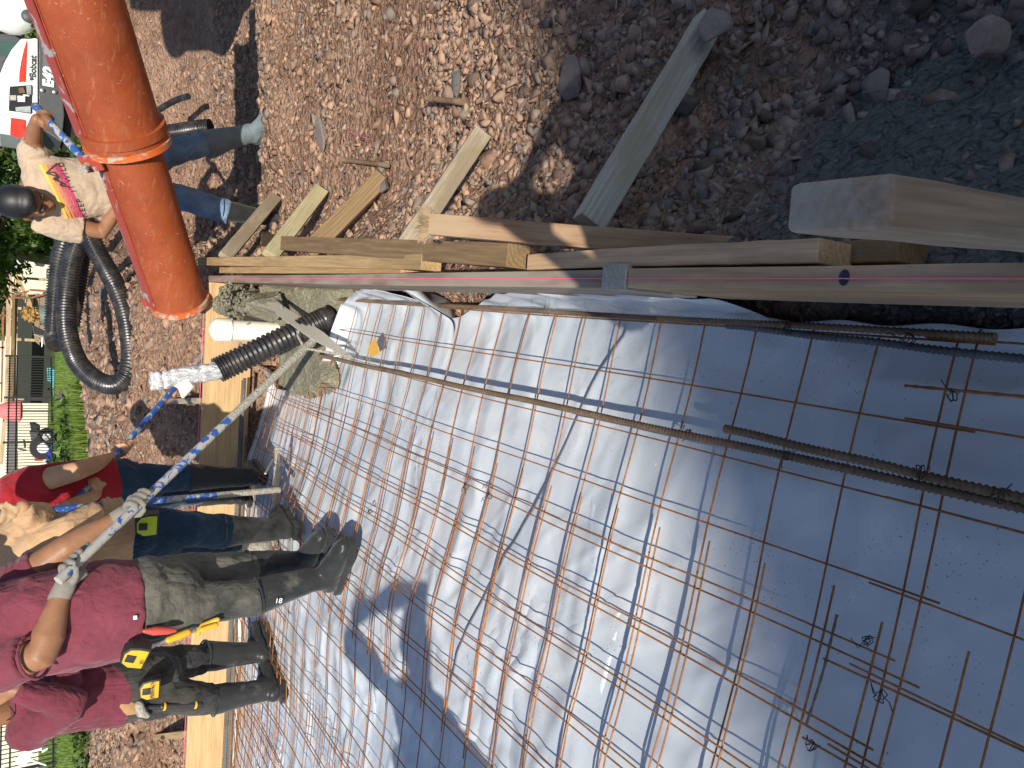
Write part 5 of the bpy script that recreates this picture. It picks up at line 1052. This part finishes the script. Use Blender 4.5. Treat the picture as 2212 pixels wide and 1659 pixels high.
def bush(label,x,y,Y,w,h,n,seed,size=.05,mt='leaf'):
    p=T(x,y,Y); t=thing('bush',label,'bush',p,'low plants at the yard edge'); r=random.Random(seed); cs=[p+V(r.uniform(-w,w)*.5,r.uniform(-.2,.2),r.uniform(.1,.8)*h) for _ in range(9)]
    b=MB(); 
    for c in cs[:6]: b.loft([p,c],[.012,.004],n=5)
    b.build('stems',MT['bark'],t); leaves(cs,[w*.28]*9,n,size,seed,parent=t,name='leaves',mt=mt)
bush('green bush between the excavator and the orange chute',128,345,12.5,.6,.5,2500,140,.045)
bush('bush just left of the raised forearm, under the excavator',158,262,13.5,1.2,.35,2500,141,.04)
bush('broad-leaved weeds on the crest of the spoil beside the grass',128,890,10.2,1.0,.22,700,142,.05)
bush('tall weed in front of the black fence behind the red shoulder',100,1010,14,.5,.9,500,143,.09)
bush('weeds by the blue tub behind the fence',105,840,12.8,.8,.35,500,144,.05)
bush('small weed on the bare dirt at the left edge',168,1632,8.6,.5,.15,500,145,.035)
def grass(name,label,regs,n,h,seed):
    r=np.random.default_rng(seed); P=[]
    for (x0,x1,y0,y1,k) in regs: P.append(np.stack([r.uniform(x0,x1,int(n*k)),r.uniform(y0,y1,int(n*k))],1))
    P=np.concatenate(P); m=len(P); z=ground(P[:,0],P[:,1]); a=r.uniform(0,6.28,m); hh=h*r.uniform(.5,1.3,m); w=.006+.006*r.random(m); ln=r.uniform(-.5,.5,m)*hh
    d=np.stack([np.cos(a),np.sin(a)],1); b0=np.stack([P[:,0]-d[:,0]*w,P[:,1]-d[:,1]*w,z-.01],1); b1=np.stack([P[:,0]+d[:,0]*w,P[:,1]+d[:,1]*w,z-.01],1); t=np.stack([P[:,0]+d[:,1]*ln,P[:,1]-d[:,0]*ln,z+hh],1)
    o=rawmesh(name,np.stack([b0,b1,t],1).reshape(-1,3),np.arange(m*3).reshape(m,3),MT['blade'],kind='stuff'); tag(o,label,'grass')
grass('grass','green lawn beyond the spoil heap',[(-14,1,12.5,20,.6),(-16,0,20,27,.4)],60000,.09,7)
g0=T(150,935,10.4)
grass('tall_grass','unmown grass growing over the crest of the spoil',[(g0.x-1.0,g0.x+.6,9.6,12,1)],14000,.16,8)
# ------------------------------------------------------------------ things beyond the spoil
def flat(parent,name,poly,Y,th,m,dy=0,bevel=0): b=MB(); b.prism([PY(x,y,Y+dy) for x,y in poly],V(0,th,0)); return b.build(name,MT[m] if isinstance(m,str) else m,parent,smooth=False,bevel=bevel)
YE=15.5
k6=lambda L:[(x/6,y/6) for x,y in L]
ex=thing('excavator','small white excavator with red stripes and a dark grey base, engine hatch open','excavator',T(60,180,YE))
flat(ex,'bodywork',k6([(-160,1380),(-60,1100),(60,800),(150,640),(270,500),(320,482),(492,492),(492,1556),(500,1640),(490,1740),(380,1790),(0,1730),(-160,1640)]),YE,1.5,'white',bevel=.03)
flat(ex,'base_panel',k6([(498,494),(760,500),(790,1000),(835,1480),(800,1850),(500,1640)]),YE+.03,1.4,'dgrey',bevel=.02)
flat(ex,'undercarriage',k6([(830,500),(1000,480),(1000,1900),(820,1850)]),YE+.25,1.0,'black',bevel=.02)
flat(ex,'red_stripe',k6([(348,515),(352,560),(333,1060),(245,1065),(252,930),(275,790),(310,640)]),YE,.012,'redp',dy=-.012)
flat(ex,'red_stripe',k6([(140,1525),(300,1545),(338,1562),(330,1790),(240,1792),(130,1745)]),YE,.012,'redp',dy=-.012)
ha=flat(ex,'engine_bay',k6([(125,1122),(415,1100),(412,1475),(113,1435)]),YE,.02,'black',dy=-.013)
for i,(q,m) in enumerate([([(200,1390),(395,1375),(400,1460),(205,1440)],'galv'),([(225,1240),(325,1245),(325,1320),(230,1318)],'white'),([(130,1235),(210,1235),(210,1300),(130,1300)],'mud'),([(235,1140),(300,1130),(330,1200),(250,1210)],'bar'),([(340,1110),(405,1108),(405,1225),(350,1225)],'galv'),([(300,1220),(380,1235),(380,1250),(300,1240)],'pvc')]):
    w=flat(ex,'engine_part',k6(q),YE,.03,m,dy=-.045)
flat(ex,'door_panel',k6([(556,680),(700,700),(705,1125),(552,1105)]),YE+.03,.012,'slate',dy=-.012)
for q in ((548,1168),(708,1190)): b=MB(); p=PY(q[0]/6,q[1]/6,YE+.0); b.ell(p,(.035,.012,.035)); b.build('latch',MT['steel'],ex)
flat(ex,'cab_frame',k6([(-200,440),(60,432),(300,470),(318,480),(150,640),(60,800),(-60,1100),(-200,1350)]),YE+.35,.8,'dgrey',bevel=.02)
flat(ex,'cab_window',k6([(-180,520),(150,535),(212,560),(120,725),(-180,690)]),YE+.35,.02,'glass',dy=-.015)
text(ex,'Bobcat',.125,PY(428/6,862/6,YE)+V(0,-.012,0),V(1,0,0),V(0,0,1),'ink',name='lettering',bold=.004)
text(ex,'E42',.21,PY(634/6,1000/6,YE+.03)+V(0,-.03,0),V(1,0,0),V(0,0,1),'wink',name='model_lettering',bold=.012,spread=1.05)
em=[(378,980),(392,1000),(410,996),(428,1000),(428,1012),(440,1035),(420,1040),(404,1046),(398,1034),(376,1046),(390,1022),(388,1000)]
flat(ex,'emblem',k6(em),YE,.008,'ink',dy=-.01)
b=MB(); q=[(-80,60),(60,110),(170,190),(300,300),(430,330)]; b.loft([PY(x/6,y/6,YE-.3) for x,y in q],.035,n=10); b.build('hydraulic_hose',MT['corr'],ex)
b=MB(); b.ell(PY(22,8,YE-.2),(.48,.3,.45)); b.build('boom_foot',MT['white'],ex); b=MB(); b.ell(PY(61,35,YE-.45),(.10,.05,.10)); b.build('pivot_pin',MT['dgrey'],ex)
# black fence
def fence(label,A,B,h,step,cat='fence'):
    A=Vector(A);B=Vector(B); f=thing('fence',label,cat,A,'black metal fences'); L=(B-A).length; n=int(L/step); b=MB()
    for i in range(n+1):
        p=A.lerp(B,i/n); b.box(p+V(0,0,h/2+.02),(.02,.02,h-.06))
    b.build('pickets',MT['black'],f,smooth=False); 
    for zz in (.10,h*.80,h-.06): b=MB(); b.beam(A+V(0,0,zz),B+V(0,0,zz),.03,.04); b.build('rail',MT['black'],f,smooth=False)
    for i in range(0,n+1,16): b=MB(); b.box(A.lerp(B,i/n)+V(0,0,h/2+.03),(.06,.06,h+.08)); b.build('post',MT['black'],f,smooth=False)
FA=PZ(118,772,-.2); FB=PZ(114,1040,-.2); FB=V(FB.x,FB.y-3.0,-.2)
fence('black picket fence behind the spoil heap, beside the mower',FA,FB,1.28,.105)
FC=PZ(112,1520,-.2); FC=V(FC.x,18,-.2); fence('black picket fence on the far left behind the second man in maroon',FB,V(-17,18.5,-.2),1.28,.105)
# deck, stairs and what stands below
YD=30.
z1=lambda L:[(x/6,486+y/6) for x,y in L]; z2=lambda L:[(x/6,756+y/6) for x,y in L]
dk=thing('deck','raised wooden deck with rust-coloured railing and open stairs','deck',T(110,700,YD))
flat(dk,'beam',z1([(85,560),(160,560),(150,1000),(130,1659),(120,2200),(40,3100),(-20,3100),(60,2200),(75,1659)]),YD,.12,'deckwood')
flat(dk,'beam',z1([(160,900),(235,910),(210,1659),(205,2400),(120,2400),(140,1659)]),YD+.5,.12,'brown')
for q in ([(228,1062),(360,1068),(356,1110),(228,1095)],[(210,1462),(540,1485),(535,1515),(210,1500)],[(190,2250),(640,2235),(640,2262),(190,2285)],[(270,672),(600,690),(600,728),(270,700)]): flat(dk,'post',z1(q),YD-.1,.14,'deckwood')
flat(dk,'recess_shade',z1([(235,900),(700,900),(700,2310),(205,2310)]),YD+1.6,.2,'dark')  # dark sheet stands in for the shade under the deck
for i in range(3): x=(445+i*72); flat(dk,'skirting_board',z1([(x,890+i*10),(x+66,885+i*10),(x+66,1560),(x,1500)]),YD-.6,.05,'skirt')
flat(dk,'stringer',z1([(150,640),(215,600),(410,1010),(420,1120),(365,1120),(355,960)]),YD-.9,.08,'pine')
for i in range(9): a=(180+i*24,700+i*42); flat(dk,'tread',z1([(a[0],a[1]),(a[0]+14,a[1]+4),(a[0]+14,a[1]+60),(a[0],a[1]+56)]),YD-.8,.5,'deckwood')
for q in ([(0,600),(50,598),(60,625),(0,628)],[(35,560),(58,600),(250,868),(235,885),(45,640)],[(380,826),(700,850),(700,876),(385,856)],[(150,905),(370,845),(385,865),(165,930)],[(40,920),(410,938),(395,960),(40,945)],[(400,935),(690,860),(690,880),(410,955)],[(20,880),(62,900),(45,1659),(30,2300),(8,2300),(20,1659)],[(-30,1160),(75,1160),(75,1185),(-30,1185)],[(-30,1580),(60,1575),(60,1600),(-30,1600)],[(-30,2040),(30,2040),(30,2060),(-30,2060)]): flat(dk,'railing',z1(q),YD-1,.06,'rustrail')
hs=thing('house','house wall with cream siding behind the deck and fence','house',T(110,900,YD+3),'houses around the yard')
flat(hs,'wall',[(-60,560),(125,560),(125,1900),(-60,1900)],YD+3,.3,'wall'); 
for i,q in enumerate([(950,1500),(1560,1659)]): pass
flat(hs,'window',z1([(-60,640),(70,650),(72,800),(-60,800)]),YD+2.98,.05,'glass'); flat(hs,'window',z1([(-60,1240),(60,1240),(60,1500),(-60,1500)]),YD+2.98,.05,'glass')
flat(hs,'foundation_band',z1([(440,900),(530,900),(530,3300),(440,3300)]) if False else z2([(95,690),(205,700),(205,1659),(95,1659)]),YD+2.9,.08,'slate')
bk=thing('bin','galvanised bin stuffed with dry leaves, under the deck stairs','bin',T(112,680,YD-2))
b=MB(); c0_=PY(111,680,YD-2); c1_=PY(84,681,YD-2); b.loft([c0_,c0_.lerp(c1_,.97),c1_],[.26,.31,.33],n=20,cap='flat'); b.build('bin_body',MT['galv'],bk)
leaves([c1_+V(0,0,.15),c1_+V(.05,0,.3)],[.25,.18],500,.08,9,'dry','leaf_litter',bk)
def simple(name,label,cat,parts,Y,loc):
    t=thing(name,label,cat,loc); 
    for nm,L,m,dy in parts: flat(t,nm,L,Y,.08,m,dy=dy,bevel=.005)
    return t
simple('folding_chair','black folding chair leaning under the deck','chair',[('seat',z1([(420,1305),(455,1310),(680,1420),(640,1450),(440,1410)]),'black',0),('frame',z1([(440,1415),(560,1450),(550,1580),(538,1580),(545,1460),(436,1425)]),'steel',-.05)],YD-2.5,T(112,716,YD-2.5))
simple('cooler','white box standing beside the black folding chair','box',[('box_body',z1([(602,1300),(700,1300),(700,1392),(600,1390)]),'white',0),('lid',z1([(590,1296),(604,1296),(604,1394),(590,1394)]),'white',-.02)],YD-2.8,T(116,710,YD-2.8))
simple('garden_cart','white framed garden cart with a square opening beside the stairs','cart',[('frame_bar',z1([(600,575),(620,560),(720,570),(722,590),(630,590)]),'white',0),('frame_bar',z1([(600,575),(630,590),(625,700),(600,715)]),'white',0),('frame_bar',z1([(625,700),(722,710),(722,728),(600,718)]),'white',0),('frame_bar',z1([(695,590),(722,590),(722,710),(695,700)]),'white',0)],YD-3,T(118,595,YD-3))
simple('planter','big cream planter under the branches','planter',[('pot',z1([(450,400),(520,370),(580,390),(585,520),(560,545),(470,530)]),'wall',0),('pot_rim',z1([(440,405),(455,398),(475,532),(458,535)]),'wall',-.04)],YD-4,T(112,560,YD-4))
simple('play_frame','green and yellow children\'s play frame far behind the hose','play frame',[('post',z1([(740,160),(765,160),(765,240),(740,240)]),'green',0),('post',z1([(740,295),(770,295),(770,400),(740,400)]),'green',0),('panel',z1([(820,150),(845,150),(845,215),(820,215)]),'toolY',0),('panel',z1([(770,180),(800,180),(800,330),(770,330)]),'blueplastic',0)],26,T(125,525,26))
um=thing('umbrella','closed coral umbrella hanging above the fence','umbrella',T(110,890,YD-1.5)); b=MB(); b.loft([PY(-12,888,YD-1.5),PY(20,888,YD-1.5),PY(44,888,YD-1.5),PY(49,888,YD-1.5)],[.16,.30,.34,.20],n=14,cap='flat'); b.build('canopy',MT['pink'],um); b=MB(); b.loft([PY(40,888,YD-1.5),T(110,888,YD-1.5)],.03,n=8); b.build('mast',MT['steel'],um)
simple('garden_tub','turquoise tub behind the black fence','tub',[('tub_wall',z2([(620,230),(640,225),(712,260),(712,590),(690,600),(680,450),(625,400)]),'blueplastic',0),('tub_rim',z2([(608,240),(624,228),(632,400),(618,400)]),'blueplastic',-.04)],YD-1,T(118,825,YD-1))
mw=thing('ride_on_mower','red ride-on mower with a black seat parked behind the fence','mower',T(112,960,YD-2))
for nm,L,m,dy in [('hood',[(430,1310),(545,1340),(560,1440),(450,1440)],'redp',0),('deck_guard',[(500,1095),(590,1110),(590,1200),(510,1190)],'redp',0),('seat',[(385,960),(440,950),(520,985),(520,1060),(400,1050)],'black',0),('body',[(380,1060),(560,1075),(600,1330),(440,1330)],'dgrey',.3),('steering_wheel',[(300,1180),(330,1190),(340,1260),(310,1270)],'black',0),('grab_bar',[(230,1290),(345,1310),(345,1322),(225,1305)],'white',0)]: flat(mw,nm,z2(L),YD-2,.3,m,dy=dy,bevel=.01)
for q,rr in (((555,1265),.36),((600,1120),.25)):
    p=PY(q[0]/6,756+q[1]/6,YD-2.2); b=MB(); b.loft([p+V(0,-.08,0),p+V(0,.12,0)],rr,n=24,cap='flat'); w_=b.build('wheel',MT['black'],mw); b=MB(); b.loft([p+V(0,-.10,0),p+V(0,-.02,0)],rr*.45,n=16,cap='flat'); q_=b.build('hub',MT['white'],w_); q_.location=(0,0,0)
simple('tarp','royal blue tarp bundled beside the mower','tarp',[('fold',z2([(600,1440),(620,1330),(690,1190),(700,1200),(690,1470),(600,1480)]),'royal',0)],YD-2.6,T(116,985,YD-2.6))
lc=thing('lawn_chair','white plastic chair behind the fence on the far left','chair',T(100,1610,17.5))
for nm,L in (('seat',[(400,1380),(540,1370),(545,1440),(410,1450)]),('backrest',[(200,1560),(300,1450),(395,1425),(430,1480),(330,1640),(210,1620)]),('leg',[(540,1440),(620,1400),(620,1425),(545,1470)]),('leg',[(430,1560),(600,1620),(600,1640),(430,1590)])): flat(lc,nm,[(x/6,1382+y/6) for x,y in L],17.5,.06,'white',bevel=.005)
# ------------------------------------------------------------------ behind the camera: what throws the shade
SLOPE=SUN_DIR
def back(px,py,pz,Y): t=(py-Y)/SLOPE.y; return V(px,py,pz)-SLOPE*t
yh=-27.0
edge=[(-4.5,-1.6,-.2),(-1.6,.45,-.2),(-.82,.98,-.22),(-.08,1.55,-.45),(.5,1.86,-.5),(1.0,2.15,-.5),(1.5,2.5,-.48)]  # shade edge; the added unseen house takes its gable outline from it
rk_=[back(*e_,yh) for e_ in edge]
ap=rk_[-1]; sl_=(rk_[-1].z-rk_[1].z)/(rk_[-1].x-rk_[1].x)
h2=thing('house','unseen tall house added behind the camera, its gable shaped to shade the near end of the pour','house',V(ap.x,yh,-.3),'houses around the yard')
wl=[V(rk_[0].x,yh,-.5)]+rk_+[V(ap.x+6.5,yh,ap.z-2.2),V(ap.x+6.5,yh,-.5)]
b=MB(); b.prism(wl,V(0,-11,0)); b.build('wall',MT['wall'],h2,smooth=False)
b=MB(); b.prism([rk_[0]+V(-.3,0,-.2),ap+V(0,0,.0),V(ap.x+6.9,yh,ap.z-2.35),V(ap.x+6.9,yh,ap.z-2.5),ap+V(0,0,-.16),rk_[0]+V(-.3,0,-.35)],V(0,.25,0)); b.build('roof_edge',MT['slate'],h2,smooth=False)
for i in range(3):
    b=MB(); c_=V(ap.x-2.5+i*2.6,yh,2.2 if i!=1 else 5); b.box(c_,(1.1,.12,1.4)); w_=b.build('window',MT['glass'],h2,smooth=False)
# person holding up the camera
def standing(label,x,y,g,h,face,arms,m,mj):
    p=person(label,V(x,y,g)); s=h/1.72; f=Vector(face).normalized(); sd=V(f.y,-f.x,0)
    at=lambda a,b_,c: V(x,y,g)+sd*(a*s)+f*(b_*s)+V(0,0,c*s)
    trouser(p,at(0,0,.92),(at(-.09,0,.86),at(.09,0,.86)),(at(-.12,.03,.48),at(.12,.02,.48)),(at(-.13,0,.16),at(.13,0,.16)),mj,.095,.07,.06,wide=sd,waist=at(0,0,1.02))
    for q in(-1,1): boot(p,at(q*.13,0,.30),at(q*.13,-.01,.08),at(q*.15,.18,0.012))
    sh=[at(0,0,.92),at(0,0,1.05),at(0,0,1.25),at(0,0,1.38),at(0,0,1.46)]
    sl=[]; b=MB(); b.loft([at(0,0,1.1),at(0,0,1.3),at(0,0,1.46),at(0,.02,1.56)],[.12,.12,.06,.055],n=12)
    for q,(el_,hd) in zip((-1,1),arms):
        S_=at(q*.19,0,1.40); E_=at(*el_); H_=at(*hd); sl.append(([S_,S_.lerp(E_,.6)],[.072,.062])); b.loft([S_,E_,E_.lerp(H_,.4),H_],[.05,.044,.04,.028],n=12); open_hand(b,H_,(H_-E_),f,1.0,curl=.3)
    torso(p,m,sh,[.17,.165,.19,.19,.07],[.12,.12,.125,.11,.06],sd,sl)
    a2,M2=head(b,at(0,.03,1.62),f-V(0,0,.3),V(0,0,1)); fused('body',b,'skinB',p,.008,4); face_parts(a2,M2,p); return p
standing('person taking the picture, known from the shadow on the stones',.02,-.26,-.52,1.77,(.05,1,0),[((-.27,.02,1.22),(-.10,.17,1.44)),((.40,.04,1.46),(.13,.16,1.50))],'tan','jeansD')
standing('bystander out of frame whose shadow reaches the big man\'s boots',-1.78,.02,-.2,1.80,(.05,1,0),[((-.26,.05,1.14),(-.20,.16,.90)),((.44,.0,1.42),(.20,.05,1.62))],'beige','jeansD')

# mixer truck backed up outside the right edge of the view; the chute hangs from it and its shade falls on the dirt
tr=thing('mixer_truck','concrete mixer truck standing outside the picture, feeding the orange chute','truck',(3.2,4.3,-.45))
b=MB(); b.loft([(1.75,4.15,1.15),(1.95,4.15,1.35),(2.25,4.15,1.75),(2.3,4.15,1.95)],[.22,.34,.62,.66],n=20,cap='flat'); b.build('hopper',MT['orange'],tr)
b=MB(); b.loft([(2.15,4.2,2.35),(2.7,4.2,2.3),(3.9,4.2,2.1),(5.4,4.2,1.95),(6.4,4.2,1.85),(6.8,4.2,1.8)],[.45,.75,1.15,1.2,.8,.45],n=32,cap='flat'); b.build('drum',MT['white'],tr)
for y_ in (3.75,4.65): b=MB(); b.box((5.2,y_,.62),(6.6,.1,.24)); b.build('chassis_rail',MT['dgrey'],tr,smooth=False,bevel=.01)
b=MB(); b.box((8.1,4.2,1.35),(1.7,2.2,1.9)); cb=b.build('cab',MT['white'],tr,bevel=.08,smooth=False)
for x_ in (3.2,4.5,8.0):
    for y_ in (3.3,5.1):
        b=MB(); b.loft([(x_,y_-.16,.05),(x_,y_+.16,.05)],.5,n=28,cap='flat'); w_=b.build('wheel',MT['black'],tr); b=MB(); b.loft([(x_,y_-.18,.05),(x_,y_+.18,.05)],.24,n=16,cap='flat'); q_=b.build('rim',MT['white'],w_); q_.location=(0,0,0)
for y_ in (3.5,4.8): b=MB(); b.loft([(2.1,y_,1.9),(2.5,y_,1.2),(2.6,y_,.6)],.05,n=8); b.build('stand_leg',MT['orange'],tr)
b=MB(); b.box((2.35,4.2,.9),(.12,1.9,.35)); b.build('rear_panel',MT['orange'],tr,smooth=False,bevel=.02)
